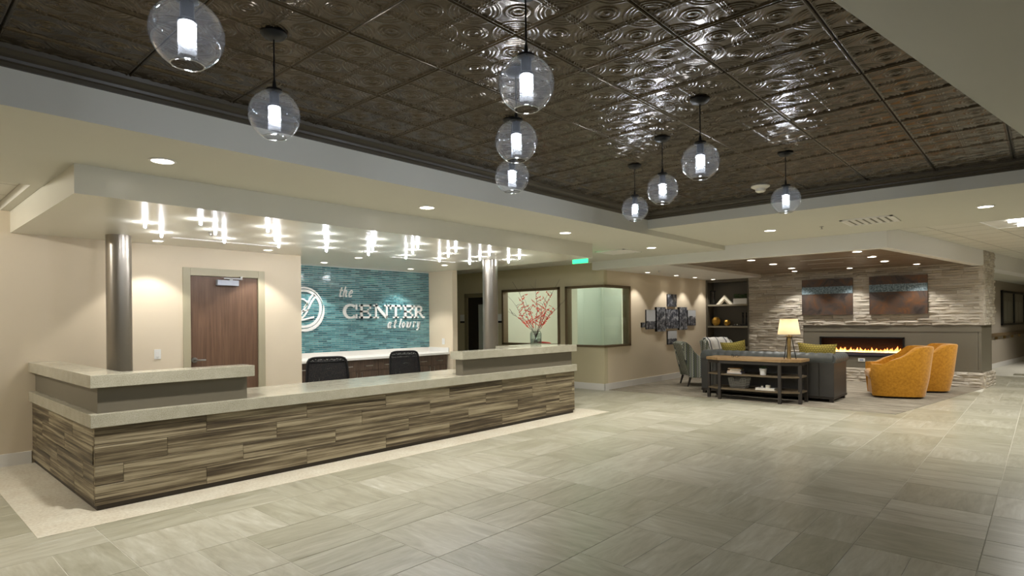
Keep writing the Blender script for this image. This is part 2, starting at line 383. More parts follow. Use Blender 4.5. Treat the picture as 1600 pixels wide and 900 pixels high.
# ---- floor
floor = structure('floor', MB().prism([(-4.5,-5),(30,-5),(30,3.2),(16.5,3.2),(16.5,14.5),(-4.5,14.5)], -0.15, -0.0022), M['grout'])
def build_floor_tiles():
    ux, uy = 0.324, 0.320
    x0, y0 = 0.825-0.324*13, 0.312-0.64*8
    tiles = []
    rr = random.Random(5)
    for j in range(30):
        for i in range(55):
            cx, cy = x0+i*2*ux, y0+j*2*uy
            if cx > 28 or cy > 13.6: continue
            t = rr.random()
            if t < 0.34: parts = [(0, 0, 2, 2)]
            elif t < 0.67: parts = [(0, 0, 2, 1), (0, 1, 2, 1)]
            else: parts = [(0, 0, 1, 2), (1, 0, 1, 2)]
            for a, b, w, h in parts: tiles.append((cx+a*ux, cy+b*uy, w, h))
    def keep(x, y):
        if x > 1.3 and x < 7.6 and y > 5.75: return False          # under the desk
        if x > 10.75 and 0.2+ybeam(x) < y: return False           # under the lounge carpet
        if y > 8.0 and x < 7.7: return False
        if y > 6.9 and x > 10.4: return False
        if y > 3.1 and x > 16.4: return False
        if x < -4.3 or y < -4.8: return False
        return True
    tiles = [t for t in tiles if keep(t[0]+t[2]*ux/2, t[1]+t[3]*uy/2)]
    yaw = math.radians(42.157)
    def size_in_view(t):
        x, y = t[0]+t[2]*ux/2, t[1]+t[3]*uy/2
        d = x*math.cos(yaw)+y*math.sin(yaw); s = x*math.sin(yaw)-y*math.cos(yaw)
        if d < 3.0 or abs(s/d) > 0.92: return 0
        return t[2]*t[3]/d**3
    tiles.sort(key=lambda t: -size_in_view(t))
    g = 0.0022; c = 0.0012
    def tile_mesh(w, h):
        a, b = w/2-g, h/2-g
        mb = MB(); mb.ring_stack([[(-a,-b,-0.0022),(a,-b,-0.0022),(a,b,-0.0022),(-a,b,-0.0022)], [(-a,-b,-c),(a,-b,-c),(a,b,-c),(-a,b,-c)], [(-a+c,-b+c,0),(a-c,-b+c,0),(a-c,b-c,0),(-a+c,b-c,0)]])
        return mb
    ms = {}
    rest = MB()
    for n, (x, y, w, h) in enumerate(tiles):
        px, py = x+w*ux/2, y+h*uy/2
        # long tiles have their vein along the length
        key = (w, h)
        lw, lh = w*ux, h*uy
        if n < 300:
            rot = 0
            if (w, h) == (1, 2): rot = PI/2; key = (2, 1); lw, lh = h*uy, w*ux
            if (w, h) == (2, 2) and (n % 2): rot = PI/2; lw, lh = lh, lw
            k2 = (round(lw, 3), round(lh, 3))
            if k2 not in ms: ms[k2] = tile_mesh(*k2).mesh('floor_tile')
            O('floor_tile', ms[k2], M['tile'], floor, loc=(px, py, 0), rot=(0, 0, rot))
        else:
            b = tile_mesh(lw, lh); rest.add([(vx+px, vy+py, vz) for vx, vy, vz in b.v], b.f)
    O('floor_tiles_beyond', rest, M['tile'], floor, kind='stuff')
build_floor_tiles()
structure('floor_border', MB().prism([(0.826,5.25),(8.12,5.25),(8.12,8.5),(7.72,8.5),(7.72,5.75),(1.27,5.75),(1.27,8.16),(0.826,8.16)], -0.003, 0.0025), M['strip'])
structure('floor_carpet', MB().prism([(10.62,6.87),(10.62,YL-0.04),(15.62,0.95),(15.62,6.87)], -0.003, 0.005), M['carpet'])

# ---- back wall with the walnut door, recess with teal tile, return wall
DX0, DX1, DZ = 2.815, 3.775, 2.155
structure('wall_left', MB().box(-4.5, DX0, YW, YW+0.16, 0, 2.95).box(DX1, 4.382, YW, YW+0.16, 0, 2.95).box(DX0, DX1, YW, YW+0.16, DZ, 2.95)
          .box(4.222, 4.382, YW+0.16, 9.4, 0, 2.6), M['wall'])
structure('baseboard_left', MB().box(-4.5, 1.24, YW-0.014, YW, 0, 0.135), M['white'], bev=0.003)
tw = structure('wall_recess', MB().box(4.382, 7.90, 9.27, 9.42, 0, 2.6), M['whitegrout'])
structure('wall_return', MB().box(7.736, 7.861, 8.56, 9.27, 0, ZQ), M['wall'])
def build_teal():
    w, h, g = 0.165, 0.0345, 0.008
    x0, x1, z0, z1 = 4.7, 7.734, 0.972, 2.476
    me = MB(); a, b, c = w/2-g/2, h/2-g/2, 0.0015
    me.ring_stack([[(-a, 0, -b), (a, 0, -b), (a, 0, b), (-a, 0, b)], [(-a, -0.007, -b), (a, -0.007, -b), (a, -0.007, b), (-a, -0.007, b)], [(-a+c, -0.0085, -b+c), (a-c, -0.0085, -b+c), (a-c, -0.0085, b-c), (-a+c, -0.0085, b-c)]])
    mm = me.mesh('glass_tile'); rest = MB(); n = 0
    cells = []
    for j in range(int((z1-z0)/h)):
        off = (j % 2)*w/2
        for i in range(-1, int((x1-x0)/w)+2):
            xa, xb = x0+i*w+off, x0+i*w+off+w
            if xa > x1-0.025 or xa < 4.6: continue
            cells.append((min(xb, x1), xa, z0+j*h+h/2))
    cells.sort(key=lambda c: (c[1]-5.0)**2*0.5+(c[2]-1.5)**2)
    for n, (xb, xa, z) in enumerate(cells):
        if n < 300 and abs(xb-xa-w) < 1e-6: O('glass_tile', mm, M['teal'], tw, loc=((xa+xb)/2, 9.27, z))
        else:
            rest.add([(vx*(xb-xa)/w+(xa+xb)/2, vy+9.27, vz+z) for vx, vy, vz in me.v], me.f)
    O('glass_tiles_outer', rest, M['teal'], tw, kind='stuff')
build_teal()

def build_door():
    d = thing('door_1', 'closed walnut door with grey frame and closer arm in the cream wall', 'door', (DX0, YW, 0), kind='structure')
    w = DX1-DX0
    O('door_leaf', MB().box(0.045, w-0.045, 0.012, 0.055, 0.008, DZ-0.045), M['door'], d)
    O('door_frame', MB().box(-0.05, 0.04, -0.014, 0.16, 0, DZ+0.06).box(w-0.04, w+0.055, -0.014, 0.16, 0, DZ+0.06).box(0.04, w-0.04, -0.014, 0.16, DZ-0.04, DZ+0.06), plain('door_frame_paint', (176, 168, 142), 0.4, var=0.02), d, bev=0.004)
    c = O('door_closer', MB().box(0.36, 0.64, -0.05, 0.012, DZ-0.16, DZ-0.085), plain('closer_silver', (168, 172, 180), 0.35, metal=0.5, var=0), d, bev=0.004)
    O('closer_arm', MB().box(0.45, 0.68, -0.045, -0.02, DZ-0.07, DZ-0.055).box(0.66, 0.69, -0.045, -0.012, DZ-0.075, DZ-0.03).box(0.52, 0.56, -0.045, -0.02, DZ-0.09, DZ-0.06), M['steel'], c)
    h = O('lever_handle', MB().tube([(0.085, 0.012, 1.02), (0.085, -0.05, 1.02), (0.1, -0.06, 1.02), (0.2, -0.062, 1.018)], 0.011), M['steel'], d, smooth=40)
    r = MB().tube([(0.085, 0.013, 1.02), (0.085, -0.006, 1.02)], 0.036, 20); O('rose', r, M['steel'], h, smooth=40)
build_door()
def plate(name, label, cat, loc, rz, w=0.075, h=0.12, group=None):
    t = thing(name, label, cat, loc, rz, group)
    O('cover_plate', MB().box(-w/2, w/2, -0.008, 0, -h/2, h/2), M['plate'], t, bev=0.003)
    O('rocker', MB().box(-w*0.22, w*0.22, -0.013, -0.008, -h*0.28, h*0.28), M['white'], t, bev=0.002)
plate('light_switch', 'white rocker light switch on cream wall between column and door', 'switch', (2.471, YW, 1.118), 0)
plate('wall_outlet', 'white outlet plate on the return wall above the white back counter', 'outlet', (7.736, 8.835, 1.09), -PI/2)

# ---- office block with windows (wall_hall faces the desk, wall_photo faces the lounge)
def wall_with_holes(u0, u1, z0, z1, holes):
    holes = [(max(h[0], u0), min(h[1], u1), h[2], h[3]) for h in holes]
    us = sorted({u0, u1}|{h[0] for h in holes}|{h[1] for h in holes}); zs = sorted({z0, z1}|{h[2] for h in holes}|{h[3] for h in holes}); out = []
    for a, b in zip(us, us[1:]):
        for c, d in zip(zs, zs[1:]):
            mu, mz = (a+b)/2, (c+d)/2
            if not any(h[0] < mu < h[1] and h[2] < mz < h[3] for h in holes): out.append((a, b, c, d))
    return out
WZ0, WZ1 = 0.905, 2.225
mb = MB()
for a, b, c, d in wall_with_holes(YK, 14.5, 0, Z1, [(YK-0.01, 7.88, WZ0, WZ1), (8.04, 9.80, WZ0, WZ1), (10.1, 11.08, 0, 2.13)]): mb.box(XK, XK+0.13, a, b, c, d)
structure('wall_hall', mb, M['wall_olive'])
mb = MB()
for a, b, c, d in wall_with_holes(XK+0.13, XST, 0, ZL+0.1, [(XK, 11.515, WZ0, WZ1)]): mb.box(a, b, YK, YK+0.13, c, d)
structure('wall_photo', mb, M['wall'])
structure('baseboard_lounge', MB().box(XK-0.014, XST, YK-0.014, YK, 0, 0.14).box(XK-0.014, XK, YK-0.014, 10.0, 0, 0.14), M['white'], bev=0.003)
structure('wall_office', MB().box(13.4, 13.5, 7.02, 14.4, 0, Z1).box(10.62, 13.5, 14.4, 14.5, 0, Z1).box(10.62, 13.4, 9.95, 10.03, 0, Z1), M['roomgreen'])
structure('wall_hall_end', MB().box(7.861, 10.482, 14.4, 14.5, 0, Z1).box(7.74, 7.861, 9.27, 14.5, 0, Z1), M['wall_olive'])
def build_windows():
    t = thing('window_1', 'brown framed interior window behind the berry branches', 'window', (XK, 8.92, 0), kind='structure')
    a, b = -0.88, 0.88
    fr = MB()
    for y0, y1, z0, z1 in ((a, a+0.055, WZ0, WZ1), (b-0.055, b, WZ0, WZ1), (a, b, WZ1-0.055, WZ1), (a, b, WZ0, WZ0+0.05)): fr.box(-0.03, 0.14, y0, y1, z0, z1)
    O('window_frame', fr, M['brownframe'], t); O('pane', MB().box(0.05, 0.056, a+0.05, b-0.05, WZ0+0.05, WZ1-0.05), M['pane'], t)
    t = thing('window_2', 'corner window with brown frame and pale shades wrapping the office corner', 'window', (XK, YK, 0), kind='structure')
    fr = MB().box(-0.03, 0.14, 0.94, 1.0, WZ0, WZ1).box(-0.03, 0.14, -0.03, 1.0, WZ1-0.05, WZ1).box(-0.03, 0.14, -0.03, 1.0, WZ0, WZ0+0.04)
    fr.box(0.97, 1.035, -0.03, 0.14, WZ0, WZ1).box(0.14, 1.035, -0.03, 0.14, WZ1-0.05, WZ1).box(0.14, 1.035, -0.03, 0.14, WZ0, WZ0+0.04)
    O('window_frame', fr, M['brownframe'], t)
    O('pane', MB().box(0.012, 0.02, 0.012, 0.94, WZ0+0.04, WZ1-0.05), M['pane'], t); O('pane', MB().box(0.02, 0.97, 0.012, 0.02, WZ0+0.04, WZ1-0.05), M['pane'], t)
    O('roller_shade', MB().box(0.16, 0.17, 0.18, 0.80, WZ0+0.03, WZ1), M['sage'], t); O('roller_shade', MB().box(0.17, 0.97, 0.17, 0.18, WZ0+0.03, WZ1), M['sage'], t)
    d = thing('door_2', 'dark wood office door with tall glass lite beyond the far column', 'door', (XK, 10.1, 0), kind='structure')
    O('door_frame', MB().box(-0.02, 0.13, 0, 0.05, 0, 2.13).box(-0.02, 0.13, 0.93, 0.98, 0, 2.13).box(-0.02, 0.13, 0, 0.98, 2.08, 2.13).box(-0.015, 0, -0.05, 0, 0, 2.18).box(-0.015, 0, 0.98, 1.03, 0, 2.18).box(-0.015, 0, -0.05, 1.03, 2.13, 2.18), plain('door_frame_olive', (140, 132, 104), 0.5, var=0.03), d)
    lf = MB()
    for y0, y1, z0, z1 in wall_with_holes(0.05, 0.93, 0.01, 2.08, [(0.2, 0.58, 0.3, 1.9)]): lf.box(0.03, 0.07, y0, y1, z0, z1)
    O('door_leaf', lf, M['darkwood'], d); O('pane', MB().box(0.048, 0.054, 0.2, 0.58, 0.3, 1.9), M['sage'], d)
build_windows()
for yy, lb in ((11.21, 'small white room sign with black strip beside the dark office door'), (9.90, 'small white room sign with black strip beside the window with berry branches')):
    t = thing('room_sign', lb, 'sign', (XK, yy, 1.54))
    O('sign_plate', MB().box(-0.012, 0, -0.085, 0.085, -0.06, 0.11), M['plate'], t); O('black_strip', MB().box(-0.014, 0, -0.085, 0.085, -0.105, -0.06), M['black'], t)
t = thing('lounge_chair', 'red chair back seen through the interior window', 'chair', (11.2, 9.12, 0))
O('backrest', MB().prism([(-0.28,0.55),(0.28,0.55),(0.26,0.9),(0.1,0.97),(-0.2,0.95),(-0.28,0.88)], -0.05, 0.05, 'x'), M['red'], t, bev=0.03); O('seat', MB().box(-0.02, 0.5, -0.28, 0.28, 0.3, 0.47), M['red'], t, bev=0.03)
for sx in (0.02, 0.46):
    for sy in (-0.24, 0.24): O('leg', MB().tube([(sx, sy, 0), (sx, sy, 0.3)], 0.018), M['black'], t)
t = thing('office_ceiling_light', 'round ceiling light inside the office behind the interior window', 'light', (11.5, 8.0, 2.6)); O('diffuser', MB().lathe([(0.15, 0.06), (0.15, 0.02), (0.12, 0)], n=20), M['lens'], t); lamp(t, 'POINT', (0, 0, -0.1), 42, (1.0, 1.0, 0.93), 0.1)

# ---- ceilings
tray = [(-2.2, TY), (TX, TY), (TX, ydiag(TX)), (-2.2, ydiag(-2.2))]
structure('ceiling', MB().prism([(-4.5, TY), (TX, TY), (XL, TY), (XL, 7.05), (XK, 7.05), (XK, 14.5), (7.861, 14.5), (7.861, 5.37), (1.079, 5.37), (1.079, 6.48), (-4.5, 6.48)], Z1, 3.2), M['ceil'])
structure('ceiling_near', MB().prism([(-4.5, TY), (-2.2, TY), (-2.2, ydiag(-2.2)), (TX, ydiag(TX)), (TX, TY), (XL, TY), (XL, -5), (-4.5, -5)], Z2, 3.2), M['ceil'])
structure('ceiling_soffit', MB().prism([(1.079, 5.37), (7.861, 5.37), (7.861, 8.56), (7.736, 8.56), (7.736, 9.27), (4.382, 9.27), (4.382, YW), (1.079, YW)], ZQ, 2.95), M['soffit'])
structure('ceiling_tray', MB().prism(tray, ZT+0.012, 3.2), M['crown'])
def crown():
    prof = [(0, 2.911), (0.02, 2.911), (0.03, 2.93), (0.05, 2.934), (0.055, 2.95), (0.085, 2.958), (0.10, 2.975), (0.12, 2.978), (0.13, ZT), (0, ZT)]
    pts = [Vector((*p, 0)) for p in tray]
    n = len(pts); rings = []
    for i in range(n):
        a, b, c = pts[i-1], pts[i], pts[(i+1) % n]
        d1 = (b-a).normalized(); d2 = (c-b).normalized()
        n1 = Vector((d1.y, -d1.x, 0)); n2 = Vector((d2.y, -d2.x, 0))        # inward for a clockwise outline
        mit = (n1+n2).normalized(); mit = mit/max(mit.dot(n1), 0.2)
        rings.append([tuple(b+mit*o)[:2]+(z,) for o, z in prof])
    rings.append(rings[0])
    structure('trim_1', MB().ring_stack(rings, cap=False), M['crown'], smooth=30)
crown()
def tin_tiles():
    s = 0.61; nn = 112
    def ridge(t, w): return math.exp(-(t/w)**2)
    def h(x, y):
        a = ((x+s/2)/(s/2)) % 1.0-0.5; b = ((y+s/2)/(s/2)) % 1.0-0.5
        r = math.hypot(a, b)
        v = 0.9*ridge(r-0.13, 0.022)+0.7*ridge(r-0.20, 0.02)+0.9*ridge(r, 0.05)
        for cx in (-0.5, 0.5):
            for cy in (-0.5, 0.5):
                d = math.hypot(a-cx, b-cy); g = 1 if r > 0.23 else 0
                v += g*(0.55*ridge(d-0.40, 0.018)+0.5*ridge(d-0.33, 0.018)+0.4*ridge(d-0.26, 0.018)+0.5*ridge(d-0.12, 0.03))
        for q in (-0.014, 0, 0.014): v += 0.8*ridge(x-q, 0.004)+0.8*ridge(y-q, 0.004)
        e = max(abs(x), abs(y)); 
        if e > s/2-0.014: v = -0.2 if e > s/2-0.004 else 1.2
        return v
    me = MB().grid(nn, nn, lambda u, v: (-(u-0.5)*(s-0.004), (v-0.5)*(s-0.004), -0.0075*h((u-0.5)*s, (v-0.5)*s)-0.002)).mesh('tin_tile', smooth=180)
    root = bpy.data.objects['ceiling_tray']
    for i in range(-9, 7):
        for j in range(-2, 6):
            cx, cy = 3.535+0.61*i+0.305, 0.83+0.61*j+0.305
            if cx+0.3 < -2.2 or cx-0.3 > TX or cy-0.3 > TY or cy+0.3 < ydiag(cx+0.3): continue
            O('tin_tile', me, M['tin'], root, loc=(cx, cy, ZT+0.003), rot=(0, 0, (i+j) % 4*PI/2))
tin_tiles()
# lounge ceiling: beams, drywall strip, wood planks
structure('ceiling_lounge', MB().prism([(XL, 7.05), (XL, YL), (XL+0.16, YL+0.12), (XL+0.16, 7.05)], ZL, 3.2)
   .prism([(XL, YL), (XST+0.1, ybeam(XST+0.1)), (XST+0.1, ybeam(XST+0.1)+0.16), (XL+0.16, YL+0.12)], ZL, 3.2)
   .prism([(XL+0.16, 5.41), (XST, 5.41), (XST, 7.05), (XL+0.16, 7.05)], ZL, 3.2)
   .prism([(16.39, ybeam(16.39)), (27, ybeam(27)), (27, ybeam(27)+0.3), (16.39, ybeam(16.39)+0.3)], 2.5, 3.2), M['white'])
wc = structure('ceiling_wood', MB().prism([(XL+0.1, 5.5), (XL+0.1, 1.86), (XST+0.05, 1.06), (XST+0.05, 5.5)], 2.613, 2.7), M['darkwood'])
def planks():
    x = XL+0.17; k = 0; rr = random.Random(3)
    while x < XST+0.05:
        w = min(0.145, XST+0.06-x); y = ybeam(x)+0.14
        cuts = [y]+sorted(rr.uniform(y+0.6, 5.2) for _ in range(2))+[5.405]
        for a, b in zip(cuts, cuts[1:]):
            if b-a > 0.05: O('ceiling_plank', MB().box(-w/2+0.003, w/2-0.003, -(b-a)/2+0.002, (b-a)/2-0.002, 0, 0.012), M['plank'], wc, loc=(x+w/2, (a+b)/2, 2.60+rr.uniform(-0.002, 0.002)))
        x += 0.145
planks()
# acoustic ceilings
def acoustic_area(name, org, ang, nx, ny, z, keep):
    c, s = math.cos(ang), math.sin(ang); me = MB().box(-0.298, 0.298, -0.298, 0.298, 0, 0.015).mesh('acoustic_tile')
    P = lambda a, b: (org[0]+a*c-b*s, org[1]+a*s+b*c)
    p = [P(0, 0), P(nx*0.61, 0), P(nx*0.61, ny*0.61), P(0, ny*0.61)]
    r = structure(name, MB().prism(p, z+0.02, z+0.1), M['white'])
    for i in range(nx):
        for j in range(ny):
            q = P((i+0.5)*0.61, (j+0.5)*0.61)
            if keep(*q): O('acoustic_tile', me, M['acoustic'], r, loc=(q[0], q[1], z), rot=(0, 0, ang))
    g = MB()
    for i in range(nx+1): a, b = P(i*0.61-0.008, 0), P(i*0.61+0.008, ny*0.61); g.prism([P(i*0.61-0.008, 0), P(i*0.61+0.008, 0), P(i*0.61+0.008, ny*0.61), P(i*0.61-0.008, ny*0.61)], z-0.001, z+0.018)
    for j in range(ny+1): g.prism([P(0, j*0.61-0.008), P(nx*0.61, j*0.61-0.008), P(nx*0.61, j*0.61+0.008), P(0, j*0.61+0.008)], z-0.001, z+0.018)
    O('ceiling_grid', g, M['tbar'], r)
TR0 = (11.08, 0.05)                 # the fluorescent light by the lounge soffit sets the phase of the ceiling grid
def grid_point(i, j):
    c, q = math.cos(DIAG), math.sin(DIAG); a, b = i*0.61, j*0.61
    return (TR0[0]+a*c-b*q, TR0[1]+a*q+b*c)
AORG = grid_point(-4, -7)
TROF = [TR0, grid_point(5, 0)]
acoustic_area('ceiling_acoustic', AORG, DIAG, 31, 10, ZA, lambda x, y: all(math.hypot(x-p[0], y-p[1]) > 0.5 for p in TROF))
structure('ceiling_reveal', MB().box(XL-0.02, XL, -5, YL, Z2, ZA+0.1), M['ceil'])
acoustic_area('ceiling_acoustic_side', (1.0-0.61*9, 6.50), 0, 9, 3, 2.80, lambda x, y: True)
structure('trim_2', MB().box(1.0, 1.078, 6.46, YW, 2.71, 2.95), M['ceil'])

# ---- enclosing walls behind the camera and the corridor
structure('wall_rear', MB().box(-4.6, 27, -5.1, -5, 0, 3.2).box(-4.6, -4.5, -5, YW, 0, 3.2).box(27, 27.1, -5, 3, 0, 3.2), M['wall'])
ca = Vector((16.4, 1.76)); cb = Vector((27, 0.42))
structure('wall_corridor', MB().prism([(16.4, 1.76), (27, 0.42), (27, 0.6), (16.4, 1.94)], 0, 3.0), M['wall_grey'])
structure('baseboard_corridor', MB().prism([(16.4, 1.745), (27, 0.405), (27, 0.42), (16.4, 1.76)], 0, 0.14), M['white'])
structure('ceiling_corridor', MB().prism([(16.39, ybeam(16.39)+0.3), (27, ybeam(27)+0.3), (27, 3.2), (16.39, 3.2)], 2.5, 2.6), M['ceil'])

# ---- stone wall with fireplace surround
sw = structure('wall_fireplace', MB().prism([(XST+0.06, 5.74), (XST+0.06, 1.0), (16.36, 1.0-0.13), (16.36, 5.74)], 0, 0.30).prism([(XST+0.32, 4.42), (XST+0.32, 1.07), (16.36, 1.07), (16.36, 4.42)], 0.3, 1.3)
    .prism([(XST+0.06, 5.74), (XST+0.06, 4.42), (16.36, 4.42), (16.36, 5.74)], 0.3, 2.6).prism([(XST+0.06, 4.42), (XST+0.06, 1.0), (16.36, 0.87), (16.36, 4.42)], 1.3, 2.6).prism([(XST+0.06, 1.14), (XST+0.06, 1.0), (16.36, 0.87), (16.36, 1.2)], 2.6, 3.0), M['stonecore'])
def ledgestones():
    rr = random.Random(8); cells = []
    zs = []; z = 0.0
    while z < 2.99:
        h = rr.choice([0.045, 0.055, 0.065, 0.075])
        for lim in (0.315, 1.30, 3.0):          # courses stop at the surround
            if z < lim-0.001 and z+h > lim-0.03: h = lim-z
        zs.append((z, h)); z += h
    for z, h in zs:
        zc = z+h/2
        y = 0.93
        while y < 5.74:
            w = rr.uniform(0.16, 0.5); y1 = min(y+w, 5.74)
            if 5.74-y1 < 0.08: y1 = 5.74
            ya = y; y = y1
            if z > 2.585 and ya > 1.1: continue
            if 0.32 < zc < 1.30:
                if y1 <= 4.43: continue
                ya = max(ya, 4.425)
            cells.append(('f', ya, y1, z, h))
        # end face looking along the corridor
        if zc < 0.32 or zc > 1.30:
            x = XST
            while x < 16.36:
                w = rr.uniform(0.1, 0.26); x1 = min(x+w, 16.38)
                if 16.38-x1 < 0.06: x1 = 16.38
                cells.append(('e', x, x1, z, h)); x = x1
    mids = []
    for k in range(6):
        r2 = random.Random(k); j = lambda a: r2.uniform(-a, a)
        f = [(-0.5-0.12*r2.random(), -0.5, -0.5), (-0.5-0.12*r2.random(), 0.5, -0.5), (-0.5-0.12*r2.random(), 0.5, 0.5), (-0.5-0.12*r2.random(), -0.5, 0.5), (-0.72-0.2*r2.random(), j(0.3), j(0.2))]
        b = [(0.5, -0.5, -0.5), (0.5, 0.5, -0.5), (0.5, 0.5, 0.5), (0.5, -0.5, 0.5)]
        mids.append((f+b, [(0, 4, 1), (1, 4, 2), (2, 4, 3), (3, 4, 0), (5, 6, 7, 8), (0, 1, 6, 5), (1, 2, 7, 6), (2, 3, 8, 7), (3, 0, 5, 8)]))
    meshes = []
    for v, f in mids:
        b = MB(); b.add(v, [tuple(reversed(q)) for q in f]); meshes.append(b.mesh('ledgestone'))
    vis = [c for c in cells if c[0] == 'f' and c[3] > 1.25]+[c for c in cells if not (c[0] == 'f' and c[3] > 1.25)]
    vis.sort(key=lambda c: -(c[2]-c[1])*(1 if c[3] > 0.9 or c[1] > 4.3 else 0.6))
    rest = MB()
    for n, (kd, a, b, z, h) in enumerate(vis):
        k = rr.randrange(6); dep = rr.uniform(0.06, 0.1); g = 0.002
        if kd == 'f': loc = Vector((XST+0.06, (a+b)/2, z+h/2)); rz = 0; sc = (dep, b-a-g, h-g)
        else:
            xm = (a+b)/2; loc = Vector((xm, 1.0-0.15*(xm-XST), z+h/2)); rz = PI/2-0.155; sc = (dep, b-a-g, h-g)
        if n < 300:
            o = O('ledgestone', meshes[k], M['ledger'], sw, loc=loc, rot=(0, 0, rz)); o.scale = sc
        else:
            mt = Matrix.Translation(loc) @ Matrix.Rotation(rz, 4, 'Z') @ Matrix.Diagonal((*sc, 1))
            rest.add([tuple(mt @ Vector(v)) for v in mids[k][0]], [tuple(reversed(q)) for q in mids[k][1]])
    O('ledgestones_small', rest, M['ledger'], sw, kind='stuff')
ledgestones()
FY0, FY1, FZ0, FZ1 = 2.335, 4.06, 0.575, 1.03
def fireplace():
    t = thing('fireplace_surround', 'taupe grey fireplace surround wrapping the stone wall corner', 'fireplace', (XST+0.05, 0, 0.0))
    mb = MB()
    for a, b, c, d in wall_with_holes(1.055, 4.42, 0.315, 1.30, [(FY0, FY1, FZ0, FZ1)]): mb.box(0, 0.2, a, b, c, d)
    O('surround_panel', mb, M['grey'], t)
    O('end_panel', MB().prism([(0, 1.0), (0.83, 0.88), (0.83, 1.05), (0, 1.05)], 0.315, 1.30), M['grey'], t)
    O('upper_trim', MB().box(-0.012, 0, 0.995, 4.42, 1.16, 1.298), M['grey'], t)
    O('lower_trim', MB().box(-0.012, 0, 0.995, 4.42, 0.318, 0.37), M['grey'], t)
    i = thing('fireplace_insert', 'long black linear gas fireplace with a row of orange flames', 'fireplace', (XST+0.05, (FY0+FY1)/2, FZ0))
    w = (FY1-FY0)/2; h = FZ1-FZ0
    O('firebox', MB().box(0.18, 0.2, -w, w, 0, h).box(0, 0.2, -w, w, 0, 0.02).box(0, 0.2, -w, w, h-0.02, h), plain('firebox_brown', (48, 32, 26), 0.9, var=0.1), i)
    O('frame', MB().box(-0.02, 0.03, -w, -w+0.035, 0, h).box(-0.02, 0.03, w-0.035, w, 0, h).box(-0.02, 0.03, -w, w, h-0.03, h).box(-0.02, 0.03, -w, w, 0, 0.03), M['black'], i)
    O('ember_tray', MB().box(0.04, 0.16, -w+0.05, w-0.05, 0.02, 0.10), plain('ember_tray', (70, 62, 70), 0.6, var=0.2, vs=30), i)
    rr = random.Random(4); y = -w+0.09
    while y < w-0.08:
        hh = rr.uniform(0.05, 0.12)*(1.35 if y < -w*0.55 else 1.0); r = rr.uniform(0.022, 0.036)
        O('flame', MB().lathe([(r*0.5, 0), (r, hh*0.18), (r*0.75, hh*0.45), (r*0.35, hh*0.75), (0.003, hh)], n=8), M['flame'], i, loc=(0.1+rr.uniform(-0.03, 0.03), y, 0.098), smooth=80, rot=(rr.uniform(-0.25, 0.25), 0, 0))
        y += r*rr.uniform(0.9, 1.35)
    p = thing('fireplace_outlet', 'small white outlet plate on grey surround below the flames', 'outlet', (XST+0.05, 3.178, 0.50)); O('cover_plate', MB().box(-0.01, 0, -0.07, 0.07, -0.038, 0.038), M['plate'], p, bev=0.002); O('socket_face', MB().box(-0.013, -0.01, -0.04, 0.04, -0.02, 0.02), plain('grey_plastic', (150, 160, 180), 0.4, var=0), p)
fireplace()
for yc, lb in ((3.875, 'rusted steel wall panel with silver band, beside the bookcase niche end of the stone wall'), (2.443, 'rusted steel wall panel with silver band, nearer the corridor end of the stone wall')):
    t = thing('art_panel', lb, 'wall art', (XST-0.02, yc, 1.55), group='rusted art panels')
    O('lower_sheet', MB().box(-0.04, 0, -0.548, 0.548, 0, 0.50), M['rust'], t); O('silver_band', MB().box(-0.046, 0, -0.548, 0.548, 0.50, 0.67), M['glitter'], t); O('upper_sheet', MB().box(-0.04, 0, -0.548, 0.548, 0.67, 0.852), M['rust'], t)

